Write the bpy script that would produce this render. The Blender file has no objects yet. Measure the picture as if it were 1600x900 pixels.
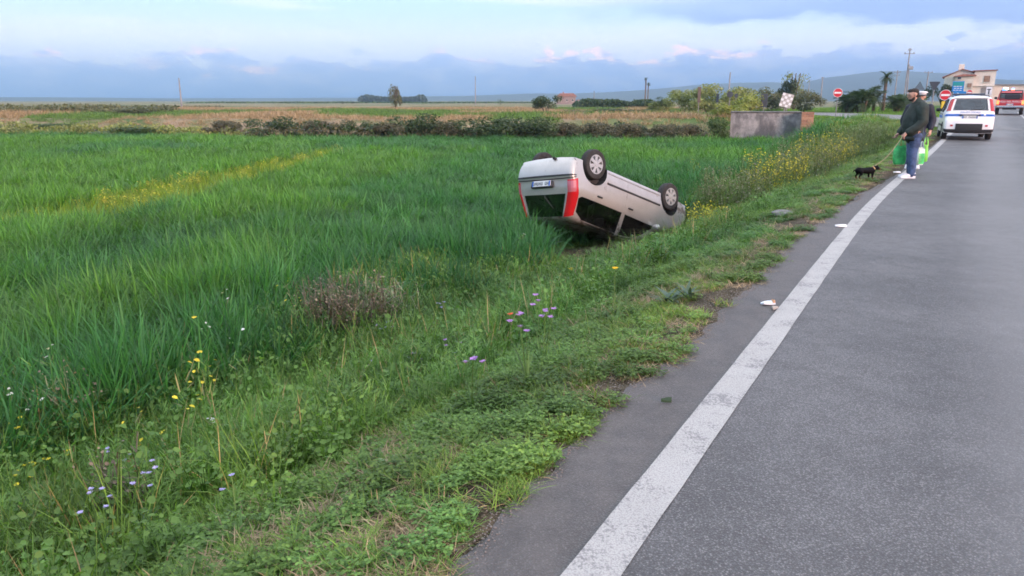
import bpy, bmesh, math, random
import numpy as np
from mathutils import Vector, Matrix
from mathutils.geometry import delaunay_2d_cdt

random.seed(7)
rng = np.random.default_rng(11)
SC = bpy.context.scene
COL = SC.collection
RAD = math.radians

# ------------------------------------------------------------------ camera
CAM_H, PITCH = 1.55, RAD(14.129)
cd = bpy.data.cameras.new('camera')
cd.sensor_width = 36.0
cd.lens = 26.19
cd.clip_end = 40000
cd.clip_start = 0.05
cam = bpy.data.objects.new('camera', cd)
COL.objects.link(cam)
cam.location = (0, 0, CAM_H)
cam.rotation_euler = (RAD(90) - PITCH, 0, 0)
SC.camera = cam

# ------------------------------------------------------------------ node helper
class NT:
    def __init__(self, tree):
        self.t = tree
        tree.nodes.clear()
    def n(self, typ, **kw):
        nd = self.t.nodes.new(typ)
        for k, v in kw.items():
            setattr(nd, k, v)
        return nd
    def put(self, sock, v):
        if v is None:
            return
        if isinstance(v, bpy.types.NodeSocket):
            self.t.links.new(v, sock)
        else:
            if hasattr(sock.default_value, '__len__') and not hasattr(v, '__len__'):
                v = (v,) * len(sock.default_value)
            if hasattr(sock.default_value, '__len__') and len(v) == 3 and len(sock.default_value) == 4:
                v = (*v, 1)
            sock.default_value = v
    def m(self, op, a, b=None, c=None, clamp=False):
        nd = self.n('ShaderNodeMath', operation=op, use_clamp=clamp)
        for i, v in enumerate((a, b, c)):
            if v is not None:
                self.put(nd.inputs[i], v)
        return nd.outputs[0]
    def add(self, a, b): return self.m('ADD', a, b)
    def sub(self, a, b): return self.m('SUBTRACT', a, b)
    def mul(self, a, b): return self.m('MULTIPLY', a, b)
    def ss(self, x, lo, hi):
        nd = self.n('ShaderNodeMapRange', interpolation_type='SMOOTHSTEP')
        self.put(nd.inputs['Value'], x)
        self.put(nd.inputs['From Min'], lo)
        self.put(nd.inputs['From Max'], hi)
        return nd.outputs[0]
    def mix(self, f, a, b, blend='MIX'):
        nd = self.n('ShaderNodeMix', data_type='RGBA', blend_type=blend)
        self.put(nd.inputs[0], f)
        self.put(nd.inputs[6], a)
        self.put(nd.inputs[7], b)
        return nd.outputs[2]
    def noise(self, vec, scale, detail=3, rough=.5, w=None):
        nd = self.n('ShaderNodeTexNoise')
        if vec is not None:
            self.t.links.new(vec, nd.inputs['Vector'])
        nd.inputs['Scale'].default_value = scale
        nd.inputs['Detail'].default_value = detail
        nd.inputs['Roughness'].default_value = rough
        return nd.outputs[0]
    def xyz(self, x, y, z=0.0):
        nd = self.n('ShaderNodeCombineXYZ')
        self.put(nd.inputs[0], x); self.put(nd.inputs[1], y); self.put(nd.inputs[2], z)
        return nd.outputs[0]

# ------------------------------------------------------------------ world: low sun behind the camera, broken cloud
SUN_AZ, SUN_EL = RAD(143), RAD(11)          # azimuth measured from +Y towards +X
world = bpy.data.worlds.new('World')
SC.world = world
world.use_nodes = True
W = NT(world.node_tree)
sky = W.n('ShaderNodeTexSky', sky_type='NISHITA')
sky.sun_disc = False
sky.sun_elevation = SUN_EL
sky.sun_rotation = SUN_AZ
sky.air_density = 1.0
sky.dust_density = 0.6
sky.ozone_density = 2.0
tc = W.n('ShaderNodeTexCoord')
sp = W.n('ShaderNodeSeparateXYZ')
W.t.links.new(tc.outputs['Generated'], sp.inputs[0])
az = W.mul(W.m('ARCTAN2', sp.outputs[0], sp.outputs[1]), 57.2958)
el = W.mul(W.m('ARCSINE', sp.outputs[2]), 57.2958)
def V(su, sv, o=0.0): return W.xyz(W.add(W.mul(az, su), o), W.mul(el, sv), o)
K = 8.6
def C(r, g, b): return (r * K, g * K, b * K)
streak = W.noise(V(.050, .62, 3.1), 1.0, 3, .55)
fine = W.noise(V(.20, .60, 7.7), 1.0, 4, .6)
puff = W.noise(V(.30, .55, 1.3), 1.0, 4, .58)
side = W.m('SINE', W.add(W.mul(az, .0349), -.30))              # -1 left .. 1 right, goes on all round
# high pale sky, brighter towards the zenith
base = W.mix(W.ss(el, 3.0, 40.0), C(.54, .74, .97), (11.5, 12.1, 13.4))
base = W.mix(.12, base, sky.outputs[0])
glow = W.mul(W.ss(el, 7.0, 3.6), W.ss(el, -1.0, 2.0))
base = W.mix(W.mul(glow, .75), base, C(.88, .88, 1.0))
base = W.mix(W.mul(W.ss(streak, .48, .64), .7), base, C(.84, .87, .99))
# broad grey-blue deck overhead on one side
deck_edge = W.add(W.sub(5.6, W.mul(side, 1.4)), W.mul(W.sub(fine, .5), 3.4))
deck = W.mul(W.ss(W.sub(el, deck_edge), -.25, .55), W.ss(side, -.30, .25))
deck_col = W.mix(W.ss(streak, .35, .65), C(.29, .41, .74), C(.41, .53, .83))
base = W.mix(W.mul(deck, W.sub(.92, W.mul(W.ss(el, 8.0, 26.0), .8))), base, deck_col)
# cumulus bank along the horizon, ragged tops, billows inside
top = W.add(W.add(3.3, W.mul(side, .5)), W.mul(W.sub(puff, .5), 5.0))
top = W.add(top, W.mul(W.sub(fine, .5), 2.4))
dpt = W.sub(top, el)
bank = W.ss(dpt, -.08, .18)
bill = W.noise(V(.34, .95, 5.1), 1.0, 4, .6)
bcol = W.mix(W.ss(el, .2, 3.2), C(.24, .43, .83), C(.40, .54, .89))
bcol = W.mix(W.mul(W.ss(bill, .42, .66), .75), bcol, C(.66, .73, .97))
bcol = W.mix(W.mul(W.ss(bill, .46, .30), .45), bcol, C(.27, .42, .78))
rim = W.mul(W.ss(dpt, -.15, .12), W.ss(dpt, .9, .15))
pink = W.mul(W.mul(rim, W.ss(bill, .43, .56)), W.ss(streak, .45, .55))
base = W.mix(W.mul(bank, W.sub(.94, W.mul(W.ss(side, .2, -.8), .14))), base, bcol)
base = W.mix(W.mul(rim, .30), base, C(.70, .74, .95))
base = W.mix(W.mul(pink, .95), base, C(1.25, .92, .90))
hz = W.ss(el, 1.7, .1)
hcol = W.mix(W.ss(side, -.9, .5), C(.22, .46, .86), C(.36, .51, .86))
base = W.mix(W.mul(hz, .7), base, hcol)
bg = W.n('ShaderNodeBackground')
bg.inputs['Strength'].default_value = 0.13
W.t.links.new(base, bg.inputs['Color'])
world.cycles.sampling_method = 'MANUAL'
world.cycles.sample_map_resolution = 256
wo = W.n('ShaderNodeOutputWorld')
W.t.links.new(bg.outputs[0], wo.inputs['Surface'])

sl = bpy.data.lights.new('sun', 'SUN')
sl.energy = 3.7
sl.angle = RAD(12)
sl.color = (1.0, .57, .43)
sun = bpy.data.objects.new('sun', sl)
COL.objects.link(sun)
sd = Vector((math.sin(SUN_AZ) * math.cos(SUN_EL), math.cos(SUN_AZ) * math.cos(SUN_EL), math.sin(SUN_EL)))
sun.rotation_euler = sd.to_track_quat('Z', 'Y').to_euler()
sun.location = sd * 60

vs = SC.view_settings
vs.view_transform = 'Standard'
vs.look = 'None'
vs.exposure = 0.5
vs.gamma = 1.0
vs.use_curve_mapping = False
SC.cycles.filter_width = 1.7
SC.cycles.max_bounces = 4
SC.cycles.diffuse_bounces = 2
SC.cycles.glossy_bounces = 2
SC.cycles.transmission_bounces = 2
SC.cycles.transparent_max_bounces = 12
SC.cycles.volume_bounces = 0
SC.cycles.use_denoising = True
SC.cycles.use_adaptive_sampling = True
SC.cycles.adaptive_threshold = .03
SC.cycles.use_light_tree = False

# ------------------------------------------------------------------ materials
def mat(name, col, rough=.6, metal=0.0, var=0.0, vscale=6.0, bump=0.0, bscale=40.0, coat=0.0, col2=None, spec=.5, emit=None, estr=0.0, thr=None):
    m = bpy.data.materials.new(name)
    m.use_nodes = True
    t = NT(m.node_tree)
    b = t.n('ShaderNodeBsdfPrincipled')
    o = t.n('ShaderNodeOutputMaterial')
    t.t.links.new(b.outputs[0], o.inputs[0])
    c = (*col, 1)
    tcn = t.n('ShaderNodeTexCoord').outputs['Object']
    if var or col2:
        nz = t.noise(tcn, vscale, 5, .6)
        lo, hi = thr or (.35, .65)
        f = t.ss(nz, lo, hi)
        a = tuple(x * (1 - var) for x in col) if col2 is None else col
        bb = tuple(min(1, x * (1 + var)) for x in col) if col2 is None else col2
        t.put(b.inputs['Base Color'], t.mix(f, a, bb))
    else:
        b.inputs['Base Color'].default_value = c
    b.inputs['Roughness'].default_value = rough
    b.inputs['Metallic'].default_value = metal
    b.inputs['Coat Weight'].default_value = coat
    b.inputs['Coat Roughness'].default_value = .06
    b.inputs['Specular IOR Level'].default_value = spec
    if emit:
        b.inputs['Emission Color'].default_value = (*emit, 1)
        b.inputs['Emission Strength'].default_value = estr
    if bump:
        bn = t.n('ShaderNodeBump')
        bn.inputs['Strength'].default_value = bump
        bn.inputs['Distance'].default_value = .02
        t.t.links.new(t.noise(tcn, bscale, 4, .6), bn.inputs['Height'])
        t.t.links.new(bn.outputs[0], b.inputs['Normal'])
    return m

def leaf_mat(name, col, col2=None, trans=.35, tint=False, rough=.55, var=.3):
    """foliage: diffuse + translucent, every leaf (mesh island) a little different"""
    m = bpy.data.materials.new(name)
    m.use_nodes = True
    t = NT(m.node_tree)
    g = t.n('ShaderNodeNewGeometry')
    r = g.outputs['Random Per Island']
    c = t.mix(r, tuple(x * (1 - var) for x in col), tuple(x * (1 + var) for x in (col2 or col)))
    if tint:
        a = t.n('ShaderNodeAttribute', attribute_type='INSTANCER', attribute_name='tint')
        c = t.mix(1.0, c, a.outputs['Color'], 'MULTIPLY')
    b = t.n('ShaderNodeBsdfPrincipled')
    t.put(b.inputs['Base Color'], c)
    b.inputs['Roughness'].default_value = rough
    b.inputs['Specular IOR Level'].default_value = .35
    tr = t.n('ShaderNodeBsdfTranslucent')
    t.put(tr.inputs['Color'], t.mix(1.0, c, (1.0, 1.25, .5, 1), 'MULTIPLY'))
    mx = t.n('ShaderNodeMixShader')
    mx.inputs[0].default_value = trans
    t.t.links.new(b.outputs[0], mx.inputs[1])
    t.t.links.new(tr.outputs[0], mx.inputs[2])
    o = t.n('ShaderNodeOutputMaterial')
    t.t.links.new(mx.outputs[0], o.inputs[0])
    return m

def glass_mat(name, tintc, clear):
    m = bpy.data.materials.new(name)
    m.use_nodes = True
    t = NT(m.node_tree)
    d = t.n('ShaderNodeBsdfTransparent'); d.inputs[0].default_value = (*[clear * x for x in tintc], 1)
    gl = t.n('ShaderNodeBsdfGlossy'); gl.inputs['Roughness'].default_value = .03
    gl.inputs['Color'].default_value = (.9, .95, 1, 1)
    fr = t.n('ShaderNodeFresnel'); fr.inputs[0].default_value = 1.5
    mx = t.n('ShaderNodeMixShader')
    t.put(mx.inputs[0], t.m('ADD', fr.outputs[0], .06, clamp=True))
    t.t.links.new(d.outputs[0], mx.inputs[1]); t.t.links.new(gl.outputs[0], mx.inputs[2])
    o = t.n('ShaderNodeOutputMaterial'); t.t.links.new(mx.outputs[0], o.inputs[0])
    return m

# ------------------------------------------------------------------ object helpers
def tag(o, label=None, cat=None, group=None, kind=None):
    if label: o['label'] = label
    if cat: o['category'] = cat
    if group: o['group'] = group
    if kind: o['kind'] = kind
    return o
def thing(name, label, cat, loc=(0, 0, 0), rz=0.0, group=None):
    o = bpy.data.objects.new(name, None)
    COL.objects.link(o)
    o.empty_display_size = .2
    o.location = loc
    o.rotation_euler = (0, 0, rz)
    return tag(o, label, cat, group)
def link(name, me, parent=None):
    o = bpy.data.objects.new(name, me)
    COL.objects.link(o)
    if parent: o.parent = parent
    return o
def copy_tree(o, parent=None):
    c = o.copy()
    COL.objects.link(c)
    c.parent = parent
    for ch in o.children:
        copy_tree(ch, c)
    return c

class MB:
    """collects vertices / faces for ONE mesh object"""
    def __init__(self): self.v = []; self.f = []; self.mi = []
    def add(self, vs, fs, mi=0):
        n = len(self.v)
        self.v += [tuple(p) for p in vs]
        self.f += [tuple(i + n for i in f) for f in fs]
        self.mi += [mi] * len(fs)
        return self
    def box(self, c, s, rot=None, bev=0.0, taper=1.0, mi=0):
        x, y, z = (q / 2 for q in s)
        if bev:
            bev = min(bev, x * .9, y * .9, z * .9)
            pts = []
            for zz, k in ((-z, bev), (-z + bev, 0), (z - bev, 0), (z, bev)):
                tp = 1 if zz < 0 else taper
                xx, yy = (x - k) * tp, (y - k) * tp
                b = bev * .6
                pts += [(-xx + b, -yy, zz), (xx - b, -yy, zz), (xx, -yy + b, zz), (xx, yy - b, zz), (xx - b, yy, zz), (-xx + b, yy, zz), (-xx, yy - b, zz), (-xx, -yy + b, zz)]
            fs = [tuple(range(7, -1, -1)), tuple(range(24, 32))]
            for r in range(3):
                for i in range(8):
                    j = (i + 1) % 8
                    fs.append((r * 8 + i, r * 8 + j, r * 8 + 8 + j, r * 8 + 8 + i))
        else:
            pts = [(-x, -y, -z), (x, -y, -z), (x, y, -z), (-x, y, -z)] + [(a * taper, b * taper, z) for a, b in ((-x, -y), (x, -y), (x, y), (-x, y))]
            fs = [(3, 2, 1, 0), (4, 5, 6, 7), (0, 1, 5, 4), (1, 2, 6, 5), (2, 3, 7, 6), (3, 0, 4, 7)]
        M = rot.to_matrix() if hasattr(rot, 'to_matrix') else (rot or Matrix.Identity(3))
        return self.add([M @ Vector(p) + Vector(c) for p in pts], fs, mi)
    def tube(self, pts, rad, n=8, cap=True, mi=0, flat=1.0):
        pts = [Vector(p) for p in pts]
        if not hasattr(rad, '__len__'): rad = [rad] * len(pts)
        vs, fs = [], []
        up = None
        for i, p in enumerate(pts):
            d = (pts[min(i + 1, len(pts) - 1)] - pts[max(i - 1, 0)]).normalized()
            if up is None:
                up = Vector((0, 0, 1)) if abs(d.z) < .9 else Vector((1, 0, 0))
            a = d.cross(up)
            if a.length < 1e-4: a = d.cross(Vector((0, 1, 0)))
            a.normalize(); b = d.cross(a).normalized()
            for k in range(n):
                th = 2 * math.pi * k / n
                vs.append(p + (a * math.cos(th) + b * math.sin(th) * flat) * rad[i])
        for i in range(len(pts) - 1):
            for k in range(n):
                k2 = (k + 1) % n
                fs.append((i * n + k, i * n + k2, (i + 1) * n + k2, (i + 1) * n + k))
        if cap:
            fs.append(tuple(range(n - 1, -1, -1)))
            fs.append(tuple(range((len(pts) - 1) * n, len(pts) * n)))
        return self.add(vs, fs, mi)
    def lathe(self, prof, n=24, axis='y', c=(0, 0, 0), mi=0, closed=False):
        vs, fs = [], []
        m = len(prof)
        for k in range(n):
            th = 2 * math.pi * k / n
            for r, h in prof:
                if axis == 'y': q = (r * math.cos(th), h, r * math.sin(th))
                elif axis == 'z': q = (r * math.cos(th), r * math.sin(th), h)
                else: q = (h, r * math.cos(th), r * math.sin(th))
                vs.append((q[0] + c[0], q[1] + c[1], q[2] + c[2]))
        for k in range(n):
            k2 = (k + 1) % n
            for i in range(m if closed else m - 1):
                i2 = (i + 1) % m
                fs.append((k * m + i, k * m + i2, k2 * m + i2, k2 * m + i))
        return self.add(vs, fs, mi)
    def ball(self, c, r, n=10, m=7, mi=0):
        if not hasattr(r, '__len__'): r = (r, r, r)
        vs = [(c[0], c[1], c[2] - r[2])]
        for i in range(1, m):
            ph = -math.pi / 2 + math.pi * i / m
            for k in range(n):
                th = 2 * math.pi * k / n
                vs.append((c[0] + r[0] * math.cos(ph) * math.cos(th), c[1] + r[1] * math.cos(ph) * math.sin(th), c[2] + r[2] * math.sin(ph)))
        vs.append((c[0], c[1], c[2] + r[2]))
        fs = []
        for k in range(n):
            k2 = (k + 1) % n
            fs.append((0, 1 + k2, 1 + k))
            for i in range(m - 2):
                fs.append((1 + i * n + k, 1 + i * n + k2, 1 + (i + 1) * n + k2, 1 + (i + 1) * n + k))
            fs.append((1 + (m - 2) * n + k, 1 + (m - 2) * n + k2, len(vs) - 1))
        return self.add(vs, fs, mi)
    def prism(self, poly, y0, y1, mi=0):
        """polygon in x-z extruded along y"""
        n = len(poly)
        vs = [(x, y0, z) for x, z in poly] + [(x, y1, z) for x, z in poly]
        fs = [tuple(range(n)), tuple(range(2 * n - 1, n - 1, -1))]
        fs += [((i + 1) % n, i, i + n, (i + 1) % n + n) for i in range(n)]
        return self.add(vs, fs, mi)
    def grid(self, P, mi=0):
        r, c = len(P), len(P[0])
        vs = [p for row in P for p in row]
        fs = [(i * c + j, i * c + j + 1, (i + 1) * c + j + 1, (i + 1) * c + j) for i in range(r - 1) for j in range(c - 1)]
        return self.add(vs, fs, mi)
    def build(self, name, m, parent=None, smooth=False, angle=None):
        me = bpy.data.meshes.new(name)
        me.from_pydata(self.v, [], self.f)
        for q in (m if isinstance(m, (list, tuple)) else [m]):
            me.materials.append(q)
        if any(self.mi): me.polygons.foreach_set('material_index', self.mi)
        bm = bmesh.new(); bm.from_mesh(me)
        bmesh.ops.recalc_face_normals(bm, faces=bm.faces)
        bm.to_mesh(me); bm.free()
        if smooth:
            me.polygons.foreach_set('use_smooth', [True] * len(me.polygons))
            if angle is not None:
                me.set_sharp_from_angle(angle=RAD(angle))
        me.update()
        return link(name, me, parent)

def raw_mesh(name, v, f, m, smooth=False, colr=None):
    """fast numpy mesh; f: (n,3|4) int array"""
    v = np.asarray(v, np.float32); f = np.asarray(f, np.int32)
    me = bpy.data.meshes.new(name)
    me.vertices.add(len(v)); me.vertices.foreach_set('co', v.ravel())
    k = f.shape[1]
    me.loops.add(f.size); me.loops.foreach_set('vertex_index', f.ravel())
    me.polygons.add(len(f))
    me.polygons.foreach_set('loop_start', np.arange(0, f.size, k, dtype=np.int32))
    if smooth: me.polygons.foreach_set('use_smooth', np.ones(len(f), bool))
    me.update(calc_edges=True)
    for q in (m if isinstance(m, (list, tuple)) else [m]): me.materials.append(q)
    return me

def text_mesh(name, txt, size, m, parent, mtx, ext=.002, align='CENTER'):
    cu = bpy.data.curves.new(name, 'FONT')
    cu.body = txt; cu.size = size; cu.extrude = ext; cu.align_x = align; cu.align_y = 'CENTER'
    o = bpy.data.objects.new(name, cu); COL.objects.link(o)
    dg = bpy.context.evaluated_depsgraph_get()
    me = bpy.data.meshes.new_from_object(o.evaluated_get(dg))
    bpy.data.objects.remove(o); bpy.data.curves.remove(cu)
    me.materials.clear(); me.materials.append(m)
    q = link(name, me, parent); q['kind'] = 'stuff'; q.matrix_local = mtx
    return q

def blob(name, mb, m, parent, voxel=.014, smooth=6):
    """closed overlapping shells fused into one continuous skin"""
    o = mb.build(name, m, parent)
    r = o.modifiers.new('r', 'REMESH'); r.mode = 'VOXEL'; r.voxel_size = voxel; r.use_smooth_shade = True
    s = o.modifiers.new('s', 'SMOOTH'); s.factor = .5; s.iterations = smooth
    dg = bpy.context.evaluated_depsgraph_get()
    me = bpy.data.meshes.new_from_object(o.evaluated_get(dg))
    o.modifiers.clear(); old = o.data; o.data = me; bpy.data.meshes.remove(old)
    me.name = name
    if not me.materials: me.materials.append(m)
    return o

# ------------------------------------------------------------------ the lie of the land
TH = RAD(29.5)
UU, VV = (math.sin(TH), math.cos(TH)), (math.cos(TH), -math.sin(TH))
def sstep(x, a, b):
    q = np.clip((x - a) / (b - a), 0, 1); return q * q * (3 - 2 * q)
def curve_c(s):
    s = np.minimum(np.asarray(s, float), 260)
    return .045 * np.log1p(np.exp((s - 12.5) / 1.5)) * 1.5
def road_z(s):
    s = np.asarray(s, float)
    a = .0118 * np.log1p(np.exp(np.clip((s - 26) / 3.5, -40, 40))) * 3.5
    return .85 * np.tanh(a / .85 * 1.0) * 1.02
def st2xy(s, t):
    q = t + curve_c(s)
    return s * UU[0] + q * VV[0], s * UU[1] + q * VV[1]
def xy2st(x, y):
    s = x * UU[0] + y * UU[1]; t = x * VV[0] + y * VV[1]
    return s, t - curve_c(s)
def vnoise(x, y, sc, seed=0):
    """smooth value noise 0..1"""
    x = np.asarray(x, float) / sc; y = np.asarray(y, float) / sc
    xi, yi = np.floor(x), np.floor(y); fx, fy = x - xi, y - yi
    fx = fx * fx * (3 - 2 * fx); fy = fy * fy * (3 - 2 * fy)
    def h(a, b):
        q = np.sin(a * 127.1 + b * 311.7 + seed * 74.7) * 43758.5453
        return q - np.floor(q)
    return (h(xi, yi) * (1 - fx) + h(xi + 1, yi) * fx) * (1 - fy) + (h(xi, yi + 1) * (1 - fx) + h(xi + 1, yi + 1) * fx) * fy
FIELD = -1.3
def far_edge(x, y):          # > 0 beyond the far edge of the wheat
    return y - (51.3 - .16 * x)
def wreck_seg(x, y):        # distance from the furrow along the wreck's near side
    ax, ay, bx, by = 1.35, 13.95, 3.95, 16.75
    k = np.clip(((x - ax) * (bx - ax) + (y - ay) * (by - ay)) / ((bx - ax) ** 2 + (by - ay) ** 2), 0, 1)
    return np.hypot(x - ax - k * (bx - ax), y - ay - k * (by - ay))
def terrain(x, y):
    x = np.asarray(x, float); y = np.asarray(y, float)
    s, t = xy2st(x, y)
    r = road_z(s)
    w = sstep(-t, 1.25, 5.2)
    w = .25 * sstep(-t, 1.2, 3.2) * .5 + w * .875
    bump = (vnoise(x, y, .9, 1) - .5) * .10 * sstep(-t, 1.6, 2.6) * (1 - sstep(np.abs(x) + np.abs(y), 60, 120))
    bump = bump + (vnoise(x, y, .28, 5) - .5) * .05 * sstep(-t, 1.4, 2.0) * (1 - sstep(np.abs(x) + np.abs(y), 20, 40))
    low = r * (1 - w) + FIELD * w
    plain = .1 + (r - .1) * (1 - sstep(-t, 4, 45))
    e = sstep(far_edge(x, y), 0, 7)
    e = np.maximum(e, sstep(s, 33, 43) * (1 - sstep(-t, 5.5, 9.0)))
    z = low * (1 - e) + plain * e
    # right-hand side of the road
    zr = r - .06 - .4 * sstep(t, 6.2, 9)
    z = np.where(t > -1.25, np.where(t > 5.4, zr, r - .05), z + bump)
    # churned hollow under the wreck
    d = ((x - 2.2) / 1.9) ** 2 + ((y - 15.3) / 1.5) ** 2
    d3 = (((x - 2.6) * .733 + (y - 15.3) * .593) / 2.3) ** 2 + ((-(x - 2.6) * .593 + (y - 15.3) * .733) / .9) ** 2
    return z - .04 * np.exp(-d * 1.5) - .06 * np.exp(-d3 * 1.2)
def tz(x, y): return float(terrain(x, y))
FPX = 1164.0
def ray(px, py):
    d = Vector(((px - 800) / FPX, math.cos(PITCH) + (450 - py) / FPX * math.sin(PITCH), -math.sin(PITCH) + (450 - py) / FPX * math.cos(PITCH)))
    return d
def atY(px, py, Y):
    d = ray(px, py); k = Y / d.y
    return Vector((d.x * k, Y, CAM_H + d.z * k))
def gnd(px, py):
    """where the sight line meets the ground"""
    d = ray(px, py); k = 1.0
    for i in range(4000):
        q = Vector((0, 0, CAM_H)) + d * k
        if q.z < tz(q.x, q.y): break
        k *= 1.004
    return q
def gnd_h(px, py, h):
    """foot of a plant of height h whose tip lies on the sight line"""
    d = ray(px, py); k = 1.0
    for i in range(4000):
        q = Vector((0, 0, CAM_H)) + d * k
        if q.z < tz(q.x, q.y) + h: break
        k *= 1.004
    return q
def spot(px, Y):
    """ground point on the bearing of column px (taken at the horizon) at distance Y"""
    q = atY(px, 157, Y)
    return Vector((q.x, Y, tz(q.x, Y)))

# ------------------------------------------------------------------ ground sheet
def terrain_mat():
    m = bpy.data.materials.new('ground')
    m.use_nodes = True
    t = NT(m.node_tree)
    b = t.n('ShaderNodeBsdfPrincipled'); o = t.n('ShaderNodeOutputMaterial')
    t.t.links.new(b.outputs[0], o.inputs[0])
    z = t.n('ShaderNodeAttribute', attribute_name='zone').outputs['Color']
    zs = t.n('ShaderNodeSeparateColor'); t.t.links.new(z, zs.inputs[0])
    P = t.n('ShaderNodeTexCoord').outputs['Object']
    n1 = t.noise(P, .35, 6, .62); n2 = t.noise(P, 9.0, 5, .6); n3 = t.noise(P, .035, 5, .6)
    verge = t.mix(t.ss(n2, .38, .62), (.045, .037, .024), (.105, .082, .056))
    verge = t.mix(t.mul(t.ss(t.noise(P, 75.0, 4, .7), .45, .68), .75), verge, (.20, .165, .12))
    field = t.mix(t.ss(n2, .4, .6), (.018, .034, .010), (.034, .060, .016))
    dry = t.mix(t.ss(n1, .38, .62), (.30, .225, .150), (.155, .165, .075))
    dry = t.mix(t.ss(n3, .50, .60), dry, (.085, .130, .045))
    soil = t.mix(t.ss(n2, .36, .64), (.040, .028, .020), (.105, .078, .056))
    lawn = t.mix(t.ss(n2, .35, .65), (.060, .120, .026), (.100, .165, .040))
    c = t.mix(zs.outputs[0], verge, field)
    c = t.mix(zs.outputs[1], c, dry)
    lw = t.n('ShaderNodeAttribute', attribute_name='lawn').outputs['Fac']
    c = t.mix(lw, c, lawn)
    c = t.mix(zs.outputs[2], c, soil)
    t.put(b.inputs['Base Color'], c)
    b.inputs['Roughness'].default_value = .95
    b.inputs['Specular IOR Level'].default_value = .1
    bn = t.n('ShaderNodeBump'); bn.inputs['Strength'].default_value = .8; bn.inputs['Distance'].default_value = .03
    t.t.links.new(t.add(t.noise(P, 24, 5, .65), t.mul(t.noise(P, 95, 4, .7), .6)), bn.inputs['Height'])
    t.t.links.new(bn.outputs[0], b.inputs['Normal'])
    return m

def soil_mask(x, y):
    d = wreck_seg(x, y)
    d2 = ((x - 1.05) / .8) ** 2 + ((y - 13.3) / .75) ** 2
    nz = vnoise(x, y, .5, 9)
    return np.clip(sstep(.80 - d + (nz - .5) * .55, 0, .25) + .7 * sstep(1.2 - d2 + (nz - .5), 0, .5), 0, 1)

def sinh_axis(lo, hi, a, n):
    u = np.linspace(math.asinh(lo / a), math.asinh(hi / a), n)
    return a * np.sinh(u)
ss_ = np.concatenate([sinh_axis(-250, 2900, 9.0, 300)])
tt_ = np.unique(np.concatenate([np.linspace(-9, -1.3, 45), [-1.25, -1.15, 0, 2.5, 5.3, 5.45, 6.2, 7.5, 9.0], -9 - (sinh_axis(0, 2890, 5, 100)), 9 + sinh_axis(0, 1490, 8, 40)]))
S_, T_ = np.meshgrid(ss_, tt_, indexing='ij')
X_, Y_ = st2xy(S_, T_)
Z_ = terrain(X_, Y_)
nS, nT = S_.shape
idx = np.arange(nS * nT).reshape(nS, nT)
F_ = np.stack([idx[:-1, :-1], idx[1:, :-1], idx[1:, 1:], idx[:-1, 1:]], -1).reshape(-1, 4)
M_GROUND = terrain_mat()
gme = raw_mesh('ground', np.stack([X_, Y_, Z_], -1).reshape(-1, 3), F_, M_GROUND, smooth=True)
zone = np.zeros((nS * nT, 4), np.float32); zone[:, 3] = 1
x, y, t = X_.ravel(), Y_.ravel(), T_.ravel()
zone[:, 0] = sstep(-t, 5.0, 6.0) * (1 - sstep(far_edge(x, y), -.5, 1.5))
zone[:, 1] = sstep(far_edge(x, y), .5, 3)
zone[:, 2] = soil_mask(x, y)
at = gme.attributes.new('zone', 'FLOAT_COLOR', 'POINT'); at.data.foreach_set('color', zone.ravel())
lawnv = sstep(far_edge(x, y), 2, 6) * (1 - sstep(-t, 17, 26)) * (1 - sstep(y, 105, 140))
al = gme.attributes.new('lawn', 'FLOAT', 'POINT'); al.data.foreach_set('value', lawnv.astype(np.float32))
if gme.polygons[0].normal.z < 0: gme.flip_normals()
tag(link('ground', gme), kind='structure')

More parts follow.
